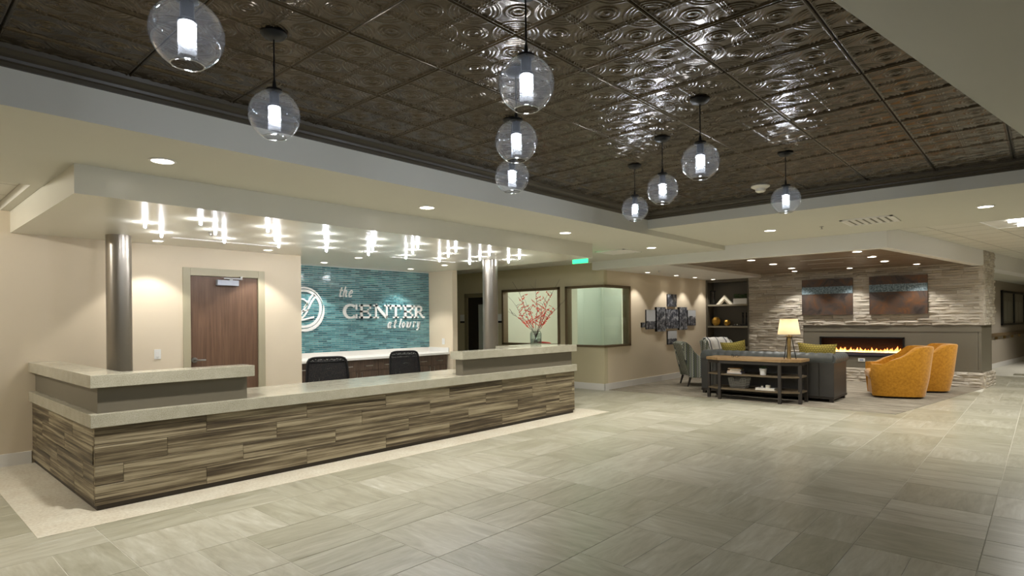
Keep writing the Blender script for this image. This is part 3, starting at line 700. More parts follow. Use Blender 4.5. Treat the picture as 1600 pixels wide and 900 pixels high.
# ------------------------------------------------------------------ reception desk
def desk():
    d = thing('reception_desk', 'long reception desk clad in striped stone with quartz counters', 'desk', (1.248, 5.634, 0))
    L = 7.706-1.248; B = YW-5.634-0.004; z0, zs0, zs1, zr, zt = 0.045, 0.672, 0.778, 0.989, 1.092
    O('carcass', MB().box(0.03, L-0.03, 0.03, 0.6, 0.0, zs0-0.002).box(0.03, 0.46, 0.6, B, 0, zs0-0.002), M['dgrey'], d)
    rh = (zs0-z0)/4
    starts = [2.094, 1.447, 1.776, 2.097]      # joint phase of each course, bottom to top
    def panel(l): 
        a, b, c = l/2-0.0012, rh/2-0.0012, 0.0025
        return MB().ring_stack([[(-a, 0.03, -b), (a, 0.03, -b), (a, 0.03, b), (-a, 0.03, b)], [(-a, c, -b), (a, c, -b), (a, c, b), (-a, c, b)], [(-a+c, 0, -b+c), (a-c, 0, -b+c), (a-c, 0, b-c), (-a+c, 0, b-c)]])
    cache = {}
    def put(l, loc, rz):
        k = round(l, 3)
        if k not in cache: cache[k] = panel(l).mesh('stone_panel')
        O('stone_panel', cache[k], M['vein'], d, loc=loc, rot=(0, 0, rz))
    for r in range(4):
        z = z0+rh*(r+0.5); x = starts[r]-1.248
        while x > 0: x -= 0.977
        while x < L:
            a, b = max(x, 0), min(x+0.977, L)
            if b-a > 0.03: put(b-a, ((a+b)/2, 0, z), 0)
            x += 0.977
        y = -0.3-0.31*r
        while y < B:
            a, b = max(y, 0.031), min(y+0.977, B)
            if b-a > 0.03: put(b-a, (0, (a+b)/2, z), -PI/2)
            y += 0.977
        put(0.93, (L, 0.031+0.465, z), PI/2)
    O('toe_kick', MB().box(0.018, L-0.018, 0.018, 0.03, 0, z0+0.01).box(0.018, 0.03, 0.03, B, 0, z0+0.01).box(L-0.03, L-0.018, 0.03, 0.95, 0, z0+0.01), plain('toe_kick_brown', (60, 52, 42), 0.6, var=0.1), d)
    o = 0.03
    O('counter_slab', MB().prism([(-o, -o), (L+o, -o), (L+o, 0.92), (0.50, 0.92), (0.50, B), (-o, B)], zs0, zs1), M['slab'], d, bev=0.003)
    tl, tr = 2.526-1.248, 5.231-1.248; dp = 0.24
    O('riser', MB().prism([(0.03, 0.03), (tl-0.05, 0.03), (tl-0.05, 0.17), (0.17, 0.17), (0.17, B), (0.03, B)], zs1, zr), M['grey'], d)
    O('transaction_top', MB().prism([(-o, -o), (tl, -o), (tl, dp-o), (dp-o+0.03, dp-o), (dp-o+0.03, B), (-o, B)], zr, zt), M['slab'], d, bev=0.003)
    O('riser', MB().prism([(tr+0.06, 0.03), (L-0.03, 0.03), (L-0.03, 0.78), (L-0.85, 0.78), (L-0.85, 0.17), (tr+0.06, 0.17)], zs1, zr), M['grey'], d)
    O('transaction_top', MB().prism([(tr, -o), (L+o, -o), (L+o, 0.84), (L-0.95, 0.84), (L-0.95, dp-o), (tr, dp-o)], zr, zt), M['slab'], d, bev=0.003)
desk()
for cx, cy, lb in ((1.93, 7.62, 'round bronze metal column standing behind the desk beside the cream wall'), (6.88, 6.70, 'round bronze metal column behind the desk near the vase of berries')):
    t = thing('round_column', lb, 'column', (cx, cy, 0), group='bronze columns')
    O('shaft', MB().lathe([(0.122, 0), (0.122, ZQ)], n=40), M['column'], t, smooth=40); O('seam_ring', MB().lathe([(0.1235, 1.83), (0.1235, 1.836)], n=40), M['column'], t, smooth=40)

# ---- back counter and cabinets
t = thing('back_counter', 'white worktop with backsplash under the teal tile wall', 'counter', (4.4, 9.27, 0))
O('worktop', MB().box(0, 3.33, -0.62, 0, 0.845, 0.885), M['white'], t, bev=0.003)
O('backsplash', MB().box(0, 3.33, -0.02, -0.002, 0.885, 0.972).box(3.315, 3.332, -0.60, -0.02, 0.885, 0.972), M['white'], t)
for k, (xa, lb) in enumerate(((4.50, 'walnut cabinet at the door end of the back counter'), (5.30, 'walnut cabinet under the ring emblem end of the teal wall'), (6.10, 'walnut cabinet under the middle of the lettering'), (6.905, 'walnut cabinet against the cream return wall'))):
    c = thing('base_cabinet', lb, 'cabinet', (xa, 8.70, 0), group='walnut base cabinets'); w = 0.80
    O('body', MB().box(0, w, 0.02, 0.565, 0.08, 0.845), M['cab'], c); O('plinth', MB().box(0, w, 0.06, 0.5, 0, 0.08), M['black'], c)
    for s in (0, 1):
        x0 = s*w/2
        dr = O('drawer', MB().box(x0+0.003, x0+w/2-0.003, 0, 0.02, 0.655, 0.838), M['cab'], c, bev=0.002)
        O('handle', MB().tube([(x0+0.13, 0.0, 0.735), (x0+0.13, -0.028, 0.735), (x0+0.27, -0.028, 0.735), (x0+0.27, 0.0, 0.735)], 0.006), M['steel'], dr)
        dd = O('door', MB().box(x0+0.003, x0+w/2-0.003, 0, 0.02, 0.085, 0.65), M['cab'], c, bev=0.002)
        hx = x0+(w/2-0.05 if s == 0 else 0.05)
        O('handle', MB().tube([(hx, 0, 0.63), (hx, -0.028, 0.63), (hx, -0.028, 0.52), (hx, 0, 0.52)], 0.006), M['steel'], dd)

# ---- wall lettering
def sign():
    t = thing('wall_lettering', 'raised white lettering and ring emblem on the teal tile wall', 'sign', (0, 9.262, 0))
    TH = 0.022
    def ribbon(pts, w, closed=False):
        P = [Vector(p) for p in pts]; n = len(P); L = []; R = []
        for i in range(n):
            a = P[i-1] if (i > 0 or closed) else P[i]; b = P[(i+1) % n] if (i < n-1 or closed) else P[i]
            d = (b-a).normalized(); nn = Vector((-d.y, d.x)); ww = (w[i] if isinstance(w, list) else w)/2
            L.append(P[i]+nn*ww); R.append(P[i]-nn*ww)
        mb = MB(); rng = range(n if closed else n-1)
        vs = [(p.x, 0, p.y) for p in L]+[(p.x, 0, p.y) for p in R]+[(p.x, -TH, p.y) for p in L]+[(p.x, -TH, p.y) for p in R]
        fs = []
        for i in rng:
            j = (i+1) % n
            fs += [(2*n+i, 2*n+j, 3*n+j, 3*n+i), (i, j, 2*n+j, 2*n+i), (n+j, n+i, 3*n+i, 3*n+j), (j, i, n+i, n+j)]
        if not closed: fs += [(0, 2*n, 3*n, n), (n-1, 2*n-1, 4*n-1, 3*n-1)]
        mb.add(vs, fs); return mb
    def smoothp(pts, k=6):
        out = []
        n = len(pts)
        for i in range(n-1):
            p0, p1, p2, p3 = pts[max(i-1, 0)], pts[i], pts[i+1], pts[min(i+2, n-1)]
            for s in range(k):
                u = s/k
                out.append(tuple(0.5*(2*p1[c]+(p2[c]-p0[c])*u+(2*p0[c]-5*p1[c]+4*p2[c]-p3[c])*u*u+(-p0[c]+3*p1[c]-3*p2[c]+p3[c])*u**3) for c in (0, 1)))
        out.append(pts[-1]); return out
    def letter(mbs, x, z):
        b = MB()
        for q in mbs: b.add(q.v, q.f)
        O('letter', b, M['signwhite'], t, loc=(x, 0, z))
    def rects(rs):
        mb = MB()
        for x0, x1, z0, z1 in rs: mb.box(x0, x1, -TH, 0, z0, z1)
        return mb
    H = 0.255; s = 0.05; f = 0.036
    def arc(cx, cz, rx, rz, a0, a1, n=26): return [(cx+rx*math.cos(math.radians(a0+(a1-a0)*i/n)), cz+rz*math.sin(math.radians(a0+(a1-a0)*i/n))) for i in range(n+1)]
    w = 0.322; letter([ribbon(arc(w/2+0.01, H/2, w/2-0.035, H/2-0.012, 48, 312), [0.03+0.035*abs(math.sin(math.radians(48+264*i/26-90))) for i in range(27)]), rects([(w-0.05, w-0.015, H-0.1, H), (w-0.05, w-0.015, 0.0, 0.08)])], 5.735, 1.555)
    def E(w): return [rects([(0.03, 0.03+s, 0, H), (0, w-0.02, 0, f), (0, w-0.02, H-f, H), (0.03, w-0.07, H/2-f/2, H/2+f/2), (w-0.055, w-0.02, 0, 0.085), (w-0.055, w-0.02, H-0.085, H), (w-0.095, w-0.065, H/2-0.045, H/2+0.045)])]
    letter(E(0.278), 6.078, 1.555)
    w = 0.366; letter([rects([(0.045, 0.045+0.034, 0, H), (w-0.08, w-0.046, 0, H), (0, 0.125, 0, f*0.8), (0, 0.10, H-f*0.8, H), (w-0.125, w, H-f*0.8, H)]), ribbon([(0.055, H-0.005), (w-0.06, 0.005)], 0.052)], 6.382, 1.555)
    w = 0.28; letter([rects([(w/2-s/2, w/2+s/2, 0, H), (0, w, H-f, H), (0, 0.034, H-0.09, H), (w-0.034, w, H-0.09, H), (w/2-0.07, w/2+0.07, 0, f*0.8)])], 6.756, 1.555)
    letter(E(0.262), 7.07, 1.555)
    letter([rects([(0.03, 0.03+s, 0, H), (0, 0.11, 0, f*0.8), (0, 0.12, H-f, H), (0.08, 0.13, 0.105, 0.14)]), ribbon(arc(0.115, H-0.074, 0.075, 0.057, 90, -90, 14), 0.036), ribbon([(0.13, 0.12), (0.19, 0.05), (0.225, 0.016), (0.27, 0.016)], 0.042)], 7.332, 1.555)
    G = {'t': [[(.32,1.45),(.2,.25),(.3,.02),(.5,.15)], [(.02,.98),(.55,.98)]], 'h': [[(.2,1.6),(.02,0)], [(.08,.5),(.3,.95),(.5,.9),(.46,.3),(.52,.03),(.7,.15)]],
         'e': [[(.08,.5),(.5,.66),(.48,.95),(.28,.98),(.06,.6),(.1,.12),(.32,.02),(.55,.25)]], 'a': [[(.5,.92),(.25,.95),(.04,.5),(.1,.08),(.3,.08),(.52,.6)], [(.6,1.0),(.5,.3),(.54,.03),(.72,.15)]],
         'l': [[(.22,1.6),(.05,.25),(.12,.02),(.3,.12)]], 'o': [[(.3,.98),(.08,.75),(.05,.3),(.25,.02),(.48,.25),(.52,.7),(.3,.98)]],
         'w': [[(.0,.85),(.12,.98),(.08,.3),(.22,.03),(.42,.25),(.5,.95)], [(.5,.95),(.45,.3),(.6,.03),(.85,.4),(.88,1.0)]], 'r': [[(.0,.9),(.12,.95),(.02,0)], [(.08,.55),(.25,.95),(.44,.9)]],
         'y': [[(.02,.9),(.12,.95),(.1,.3),(.22,.05),(.42,.2),(.6,.98)], [(.6,.98),(.45,0),(.2,-.5),(.0,-.42)]]}
    def word(txt, x, z, xh, adv):
        for ch in txt:
            if ch == ' ': x += 0.4*xh; continue
            letter([ribbon([((px+0.22*pz)*xh, pz*xh) for px, pz in smoothp(st)], xh*0.19) for st in G[ch]], x, z); x += adv[ch]*xh
    A = {'t': .62, 'h': .82, 'e': .7, 'a': .85, 'l': .42, 'o': .68, 'w': 1.08, 'r': .6, 'y': .75}
    word('the', 5.66, 1.94, 0.115, {k: v*1.22 for k, v in A.items()})
    word('at lowry', 6.70, 1.375, 0.105, {k: v*1.48 for k, v in A.items()})
    cx, cz = 5.01, 1.725
    def ringpart(name, r, w, a0=0, a1=360):
        if a1-a0 == 360: b = ribbon([(cx+r*math.cos(2*PI*i/64), cz+r*math.sin(2*PI*i/64)) for i in range(64)], w, True)
        else: b = ribbon(arc(cx, cz, r, r, a0, a1, 40), [w*(0.15+0.85*math.sin(PI*i/40)) for i in range(41)])
        O(name, b, M['signwhite'], t)
    ringpart('emblem_ring', 0.305, 0.04); ringpart('emblem_swoosh', 0.365, 0.055, -130, 10); ringpart('emblem_swoosh', 0.352, 0.03, 15, 165)
    O('emblem_script', ribbon(smoothp([(cx-.2, cz-.13), (cx-.1, cz-.19), (cx+.02, cz-.1), (cx+.13, cz+.1), (cx+.2, cz+.2), (cx+.15, cz+.22), (cx+.02, cz+.02), (cx-.08, cz-.12), (cx-.16, cz-.16), (cx-.1, cz-.2), (cx+.06, cz-.17), (cx+.18, cz-.14)]), 0.026), M['signwhite'], t)
    O('emblem_script', ribbon(smoothp([(cx+.08, cz-.02), (cx-.1, cz-.04), (cx-.16, cz+.08), (cx-.04, cz+.16), (cx+.06, cz+.1), (cx+.0, cz+.02)]), 0.022), M['signwhite'], t)
sign()

# ---- office chairs
def office_chair():
    c = thing('office_chair', 'x', 'chair', (0, 0, 0), 0, 'mesh office chairs')
    w, zb, zt = 0.245, 0.56, 1.03
    def bp(u, v): return (u*w*(1-0.10*v), -0.03*math.cos(u*PI/2)+0.05+0.10*v*0.6, zb+(zt-zb)*v)     # local +y is towards the sitter's back
    fr = []
    for k in range(40):
        a = 2*PI*k/40; cu, cv = math.cos(a), math.sin(a); q = 0.32
        fr.append(bp(math.copysign(abs(cu)**q, cu), 0.5+0.5*math.copysign(abs(cv)**q, cv)))
    b = O('backrest_frame', MB().tube(fr+[fr[0]], 0.016, 8, False), M['black'], c, smooth=60)
    O('backrest_mesh', MB().grid(12, 10, lambda u, v: bp((u*2-1)*0.96, v*0.97+0.015)), M['meshfab'], b, smooth=180)
    O('lumbar_bar', MB().tube([bp(u, 0.88) for u in (-0.95, -0.5, 0, 0.5, 0.95)], 0.012), M['black'], b)
    O('seat', MB().lathe([(0.20, 0.42), (0.25, 0.435), (0.26, 0.46), (0.24, 0.49), (0.1, 0.495)], n=24), M['blackfab'], c, smooth=60, loc=(0, -0.2, 0))
    O('back_stem', MB().tube([(0, -0.2, 0.42), (0, 0.04, 0.43), (0, 0.075, 0.6)], 0.022), M['black'], c)
    O('gas_lift', MB().tube([(0, -0.2, 0.08), (0, -0.2, 0.42)], 0.028), M['black'], c)
    for k in range(5):
        a = 2*PI*k/5; e = (0.3*math.cos(a), -0.2+0.3*math.sin(a), 0.07)
        l = O('base_leg', MB().tube([(0, -0.2, 0.1), e], [0.026, 0.016]), M['black'], c); O('caster', MB().tube([(e[0]-0.02, e[1], 0.03), (e[0]+0.02, e[1], 0.03)], 0.029, 12), M['black'], l)
    for s in (-1, 1): O('armrest', MB().tube([(s*0.2, -0.2, 0.45), (s*0.28, -0.2, 0.47), (s*0.28, -0.2, 0.60), (s*0.28, -0.3, 0.63), (s*0.28, -0.02, 0.63)], 0.015), M['black'], c)
    return c
oc = office_chair(); oc.location = (4.10, 6.93, 0); oc.rotation_euler = (0, 0, -0.3); oc.scale = (1.14, 1.1, 1.0); oc['label'] = 'black mesh office chair behind the desk on the side of the ring emblem'
o2 = copy_tree(oc); o2.scale = (1, 1, 1); o2.location = (5.62, 7.28, 0); o2.rotation_euler = (0, 0, -0.35); o2['label'] = 'black mesh office chair behind the desk below the word CENTER'

# ---- vase with berry branches
def vase():
    vx, vy = 7.33, 6.12
    t = thing('glass_vase', 'smoky clear glass vase on the raised counter holding berry branches', 'vase', (vx, vy, 1.092))
    O('glass_body', MB().lathe([(0.085, 0), (0.092, 0.02), (0.092, 0.19), (0.075, 0.215), (0.085, 0.225), (0.072, 0.215), (0.088, 0.19), (0.088, 0.025), (0.02, 0.02)], n=28), M['vaseglass'], t, smooth=50)
    O('water', MB().lathe([(0.084, 0.026), (0.084, 0.1)], n=24), thin_glass('vase_water', (0.8, 0.84, 0.82, 1), 1.33), t, smooth=50)
    rr = random.Random(2)
    specs = [(-0.46, 0.78), (-0.36, 1.0), (-0.16, 0.72), (0.02, 1.04), (0.18, 0.78), (0.36, 1.02), (0.48, 0.72), (-0.44, 0.52), (0.30, 0.56)]
    right = Vector((0.671, -0.741, 0)); back = Vector((0.741, 0.671, 0))
    for k, (lx, hh) in enumerate(specs):
        b = thing('berry_branch', 'slender dark branch with coral red berries in the glass vase', 'branch', (vx, vy, 1.118), 0, 'berry branches in the vase')
        e = right*lx+back*rr.uniform(-0.22, 0.22); st = -right*lx*0.09
        bk = e.dot(back); nk = right*(0.05*lx/0.48)+back*(0.03*bk/0.22); zn = 0.20      # where the stem leaves the vase mouth
        def pt(u):
            z = hh*u
            if z < zn: return st+(nk-st)*(z/zn)+Vector((0, 0, z))
            q = (z-zn)/(hh-zn); return nk+(e-nk)*(q**1.12)+Vector((0, 0, z))+right*0.02*math.sin(u*9+k)*min(1, q*4)
        O('stem', MB().tube([tuple(pt(u/10)) for u in range(11)], [0.005-0.0036*u/10 for u in range(11)], 6), M['branch'], b)
        tw = MB(); br = MB()
        for q in range(9):
            u = max(0.36, 0.26/hh)+0.055*q+rr.uniform(-0.02, 0.02)
            if u > 0.93: continue
            p = pt(u); dv = (right*rr.choice([-1, 1])*rr.uniform(0.04, 0.11)+back*rr.uniform(-0.07, 0.07)+Vector((0, 0, rr.uniform(0.03, 0.12))))
            tw.tube([tuple(p), tuple(p+dv*0.5+Vector((0, 0, 0.01))), tuple(p+dv)], [0.0026, 0.002, 0.001], 5)
            if u < 0.78:
                for i in range(9): c = p+dv*rr.uniform(0.1, 1.0)+Vector((rr.uniform(-0.008, 0.008), rr.uniform(-0.008, 0.008), rr.uniform(-0.008, 0.008))); br.sphere(tuple(c), rr.uniform(0.005, 0.0085), 6, 4)
        for i in range(26):
            p = pt(rr.uniform(max(0.34, 0.25/hh), 0.74)); br.sphere(tuple(p+Vector((rr.uniform(-0.013, 0.013), rr.uniform(-0.013, 0.013), 0))), rr.uniform(0.005, 0.008), 6, 4)
        O('side_twigs', tw, M['branch'], b); O('berries', br, M['berry'], b, kind='stuff', smooth=180)
vase()

# ------------------------------------------------------------------ light fittings
def pendant():
    p = thing('globe_pendant', 'clear glass globe pendant on a black cord under the embossed tin ceiling', 'pendant lamp', (0, 0, ZT), 0, 'globe pendants under the tin ceiling')
    zc = -0.43; R = 0.127
    O('canopy', MB().lathe([(0.064, -0.004), (0.066, -0.012), (0.05, -0.03), (0.012, -0.04)], n=28), M['black'], p, smooth=40)
    O('cord', MB().tube([(0, 0, -0.03), (0, 0, zc+R+0.03)], 0.0042), M['black'], p)
    s = O('socket', MB().lathe([(0.007, zc+R+0.05), (0.012, zc+R+0.012), (0.04, zc+R+0.006), (0.042, zc+R-0.004), (0.024, zc+R-0.012), (0.024, zc+0.055), (0.032, zc+0.05), (0.032, zc+0.04)], n=20), M['black'], p, smooth=40)
    O('bulb', MB().lathe([(0.006, zc+0.045), (0.017, zc+0.035), (0.017, zc-0.035), (0.006, zc-0.042)], n=14), M['bulb'], s, smooth=60)
    O('bulb_sleeve', MB().lathe([(0.031, zc+0.042), (0.031, zc-0.085)], n=20, cap=False), M['sleeve'], s, smooth=60)
    prof = [(R*math.sin(a), zc+R*math.cos(a)) for a in [math.radians(14+ (154-14)*i/26) for i in range(27)]]
    O('glass_globe', MB().lathe(prof, n=40, cap=False), M['globe'], p, smooth=180)
    rr_, zz = prof[-1]
    O('globe_rim', MB().tube([(rr_*math.cos(2*PI*k/32), rr_*math.sin(2*PI*k/32), zz) for k in range(33)], 0.0028, 6, False), thin_glass('glass_rim', (0.85, 0.88, 0.9, 1), 1.6, 0.05, 0.35), p, smooth=180)
    return p
P0 = pendant()
for k, (x, y) in enumerate([(0.82, 2.35), (1.445, 2.95), (2.04, 1.745), (2.65, 2.35), (3.275, 2.95), (5.075, 2.965), (4.47, 2.35), (3.86, 1.745), (5.66, 1.75)]):
    o = P0 if k == 0 else copy_tree(P0); o.location = (x, y, ZT)
def puck():
    p = thing('mini_led_light', 'small bright LED tip light dotted across the desk soffit', 'ceiling light', (0, 0, ZQ), 0, 'LED tips in the desk soffit')
    O('collar', MB().lathe([(0.03, 0.0), (0.03, -0.004), (0.02, -0.006)], n=16), M['steel'], p, smooth=30)
    O('glowing_tip', MB().lathe([(0.011, -0.005), (0.013, -0.03), (0.011, -0.052), (0.003, -0.056)], n=12), M['puck'], p, smooth=60)
    return p
p0 = puck(); spots = [(2.16+0.648*i, 5.9) for i in range(8)]+[(1.855+0.65*i, 6.45) for i in range(9)]+[(2.18+0.653*i, 7.04) for i in range(8)]
for k, (x, y) in enumerate(spots):
    o = p0 if k == 0 else copy_tree(p0); o.location = (x, y, ZQ)
def downlight(label, group, x, y, z, power, r=0.075, angle=120, blend=0.7, color=WARM, tilt=None, name='recessed_downlight', src='light_source'):
    t = thing(name, label, 'downlight', (x, y, z), 0, group)
    O('trim_ring', MB().lathe([(r, 0), (r*1.22, -0.001), (r*1.22, -0.006), (r, -0.008)], n=28, cap=False), M['white'], t, smooth=30)
    O('lens', MB().lathe([(r, -0.002), (r, -0.004)], n=28), M['lens'], t)
    lamp(t, 'SPOT', (0, 0, -0.02), power*K_DOWN, color, 0.05, angle, blend, tilt, src)
g1 = 'round downlights in the ceiling strip before the desk'; l1 = 'round recessed downlight in the plain ceiling strip before the desk soffit'
for x, y in ((1.508, 4.833), (4.04, 4.858), (6.56, 4.93), (9.0, 4.95)): downlight(l1, g1, x, y, Z1, 95)
g2 = 'round downlights in the ceiling between tin tray and lounge'; l2 = 'round recessed downlight in the ceiling between the tin tray and the lounge soffit'
for x, y in ((8.98, 3.0), (8.87, 0.52)): downlight(l2, g2, x, y, Z2, 90)
# the desk soffit's end and the wall beside it are lit from a lamp in the side ceiling, just out of the picture
downlight('round ceiling light in the side acoustic ceiling beyond the striped desk end', None, -0.9, 7.25, 2.798, 75, angle=180, blend=0.03, name='ceiling_light_left_offscreen', src='light_source_left_offscreen')
g3 = 'small downlights along the wall side of the desk soffit'; l3 = 'small recessed downlight on the wall side of the desk soffit'
for x, y in ((2.37, 7.78), (3.70, 7.78), (5.13, 7.80), (6.90, 7.83)): downlight(l3, g3, x, y, ZQ, 22, 0.055, 95, 0.25)
l3b = 'small recessed downlight close to the teal tile wall'
for x, y in ((5.13, 8.80), (6.93, 8.82)): downlight(l3b, 'small downlights above the teal wall', x, y, ZQ, 30, 0.055, 95, 0.3)
g4 = 'downlights in the lounge wood ceiling'; l4 = 'round downlight in the brown plank ceiling of the lounge'
for x, y in ((11.45, 4.18), (12.64, 4.17), (13.97, 4.21), (11.3, 2.36), (12.48, 2.37), (13.69, 2.38)): downlight(l4, g4, x, y, 2.598, 26, 0.07, 100, 0.5)
l4b = 'downlight in the plank ceiling washing the stone wall'
for x, y in ((14.98, 4.45), (14.98, 3.28), (14.95, 2.02)): downlight(l4b, 'stone wall washers', x, y, 2.598, 34, 0.06, 100, 0.4)
l6 = 'small downlight in the plain lounge ceiling along the photo wall'
for x in (11.73, 13.1, 14.1, 15.2): downlight(l6, 'downlights along the photo wall', x, 6.55, ZL, 16, 0.055, 90, 0.3)
# the corridor is lit along its length by lamps on its far side, out of the picture
for x, w in ((17.5, 'near'), (21.5, 'far')): downlight('round ceiling light in the corridor, the one %s the lounge' % {'near': 'nearer', 'far': 'farther from'}[w], None, x, -0.6, ZA, 100, name='corridor_light_%s_offscreen' % w, src='light_source_corridor_%s_offscreen' % w)
def troffer(x, y, lb, name='fluorescent_troffer', src='light_source'):
    t = thing(name, lb, 'ceiling light', (x, y, ZA), DIAG); a = 0.60
    O('housing', MB().box(-a, a, -a, -a+0.02, -0.012, -0.0045).box(-a, a, a-0.02, a, -0.012, -0.0045).box(-a, -a+0.02, -a+0.02, a-0.02, -0.012, -0.0045).box(a-0.02, a, -a+0.02, a-0.02, -0.012, -0.0045).box(-a, a, -a, a, -0.0045, -0.0012), M['white'], t)
    for q in (-0.28, 0.28): O('tube', MB().tube([(q, -0.52, -0.022), (q, 0.30, -0.022)], 0.018, 10), M['tubelight'], t)
    lamp(t, 'SPOT', (0, 0, -0.06), 120, (1, 0.98, 0.92), 0.2, 160, 0.8, None, src)
troffer(*TROF[0], 'recessed fluorescent ceiling light nearest the lounge soffit corner')
troffer(*TROF[1], 'recessed fluorescent ceiling light further along the corridor', 'fluorescent_troffer_right_offscreen', 'light_source_right_offscreen')
def vent(loc, rz, lb, w, h):
    t = thing('ceiling_vent', lb, 'vent', loc, rz)
    O('frame', MB().box(-w, w, -h, -h+0.035, -0.012, 0).box(-w, w, h-0.035, h, -0.012, 0).box(-w, -w+0.035, -h, h, -0.012, 0).box(w-0.035, w, -h, h, -0.012, 0), M['white'], t)
    n = 7
    for k in range(n):
        y = -h+0.05+(2*h-0.1)*k/(n-1); O('vane', MB().prism([(y-0.02, -0.002), (y-0.014, 0), (y+0.02, -0.014), (y+0.014, -0.016)], -w+0.035, w-0.035, 'x'), M['white'], t)
    O('duct', MB().box(-w+0.03, w-0.03, -h+0.03, h-0.03, -0.001, 0), plain('duct_dark', (120, 118, 106), 0.8, var=0), t)
vent((9.04, 1.73, Z2), 0, 'white louvred ceiling vent in the ceiling before the lounge', 0.3, 0.3)
vent((9.1, 5.66, Z1), 0, 'ceiling vent in the plain ceiling near the green exit sign', 0.3, 0.3)
for x0, x1, lb in ((2.39, 3.64, 'thin linear slot diffuser in the desk soffit above the walnut door'), (5.43, 6.72, 'thin linear slot diffuser in the desk soffit before the teal wall')):
    t = thing('slot_diffuser', lb, 'vent', ((x0+x1)/2, 7.385, ZQ)); w = (x1-x0)/2
    O('flange', MB().box(-w, w, -0.035, -0.012, -0.004, 0).box(-w, w, 0.012, 0.035, -0.004, 0), M['white'], t); O('slot', MB().box(-w, w, -0.012, 0.012, -0.002, 0), M['black'], t)
for x, y0, y1, lb in ((12.3, 2.6, 3.55, 'thin white slot in the plank ceiling over the sofa'), (13.2, 3.0, 3.66, 'short thin white slot in the middle of the plank ceiling'), (14.5, 2.57, 3.94, 'thin white slot in the plank ceiling before the stone wall')):
    t = thing('slot_diffuser', lb, 'vent', (x, (y0+y1)/2, 2.597)); w = (y1-y0)/2
    O('flange', MB().box(-0.03, -0.01, -w, w, -0.004, 0).box(0.01, 0.03, -w, w, -0.004, 0), M['white'], t); O('slot', MB().box(-0.01, 0.01, -w, w, -0.002, 0), M['black'], t)
t = thing('smoke_detector', 'white round smoke detector on the embossed tin ceiling', 'detector', (6.88, 2.40, ZT-0.004)); O('base_plate', MB().lathe([(0.10, 0), (0.10, -0.012), (0.07, -0.03)], n=24), M['ivory'], t, smooth=40); O('sensor_head', MB().lathe([(0.056, -0.03), (0.054, -0.06), (0.035, -0.072)], n=20), M['ivory'], t, smooth=40)
for loc, lb in (((9.14, 2.35, Z2), 'small sprinkler head in the ceiling before the lounge'), ((2.55, 6.69, ZQ), 'small sprinkler head in the desk soffit among LED tips'), ((11.6, 6.2, ZL), 'small sprinkler head in the lounge ceiling by the corner window')):
    t = thing('sprinkler_head', lb, 'sprinkler', loc); O('escutcheon', MB().lathe([(0.028, 0), (0.024, -0.008)], n=14), M['steel'], t); O('nozzle', MB().lathe([(0.009, -0.008), (0.008, -0.03), (0.02, -0.034), (0.02, -0.037)], n=10), M['steel'], t)
t = thing('exit_sign', 'green glowing exit sign hanging beside the end of the desk soffit', 'sign', (8.52, 6.08, 2.487))
O('edge_lit_panel', MB().box(-0.012, 0.012, -0.16, 0.16, 0, 0.17), M['exit'], t); O('canopy', MB().box(-0.03, 0.03, -0.18, 0.18, 0.17, 0.21), M['steel'], t)

# ------------------------------------------------------------------ lounge furniture
def sofa():
    s = thing('chesterfield_sofa', 'charcoal leather sofa with tufted rolled back seen from behind', 'sofa', (11.35, 3.95, 0.005))
    hw, D = 1.205, 0.90
    O('body', MB().box(0.02, D-0.02, -hw+0.02, hw-0.02, 0.09, 0.42), M['charcoal'], s, bev=0.01)
    O('back_panel', MB().box(0.004, 0.22, -hw+0.241, hw-0.241, 0.09, 0.70), M['charcoal'], s, bev=0.01)
    for sd in (-1, 1):
        O('arm_panel', MB().box(0.0, D-0.03, sd*hw-sd*0.24, sd*hw, 0.09, 0.70), M['charcoal'], s, bev=0.01)
        path = []; r = []
        for k in range(31): u = k/30; path.append((0.014+(D+0.016)*u, sd*(hw-0.075), 0.745)); r.append(0.098+0.008*abs(math.sin(u*PI*7)))
        a = O('arm_roll', MB().tube(path, r, 14), M['slate'], s, smooth=60)
        O('roll_button', MB().lathe([(0.03, 0), (0.02, 0.012), (0.003, 0.014)], n=10), M['charcoal'], a, loc=(D+0.03, sd*(hw-0.075), 0.745), rot=(0, PI/2, 0))
    path = []; r = []
    for k in range(81): u = k/80; path.append((0.085, -hw+0.02+(2*hw-0.04)*u, 0.755)); r.append(0.10+0.010*abs(math.sin(u*PI*16)))
    O('back_roll', MB().tube(path, r, 14), M['slate'], s, smooth=60)
    for k in range(3): O('seat_cushion', MB().box(0.24, D+0.0, -hw+0.26+0.633*k, -hw+0.26+0.633*(k+1)-0.01, 0.42, 0.54), M['charcoal'], s, bev=0.03)
    O('base_rail', MB().box(0.0, D, -hw, hw, 0.055, 0.09), M['darkwood'], s)
    for x in (0.05, D-0.08):
        for y in (-hw+0.05, hw-0.05): O('foot', MB().box(x-0.03, x+0.03, y-0.03, y+0.03, 0, 0.055), M['darkwood'], s)
sofa()
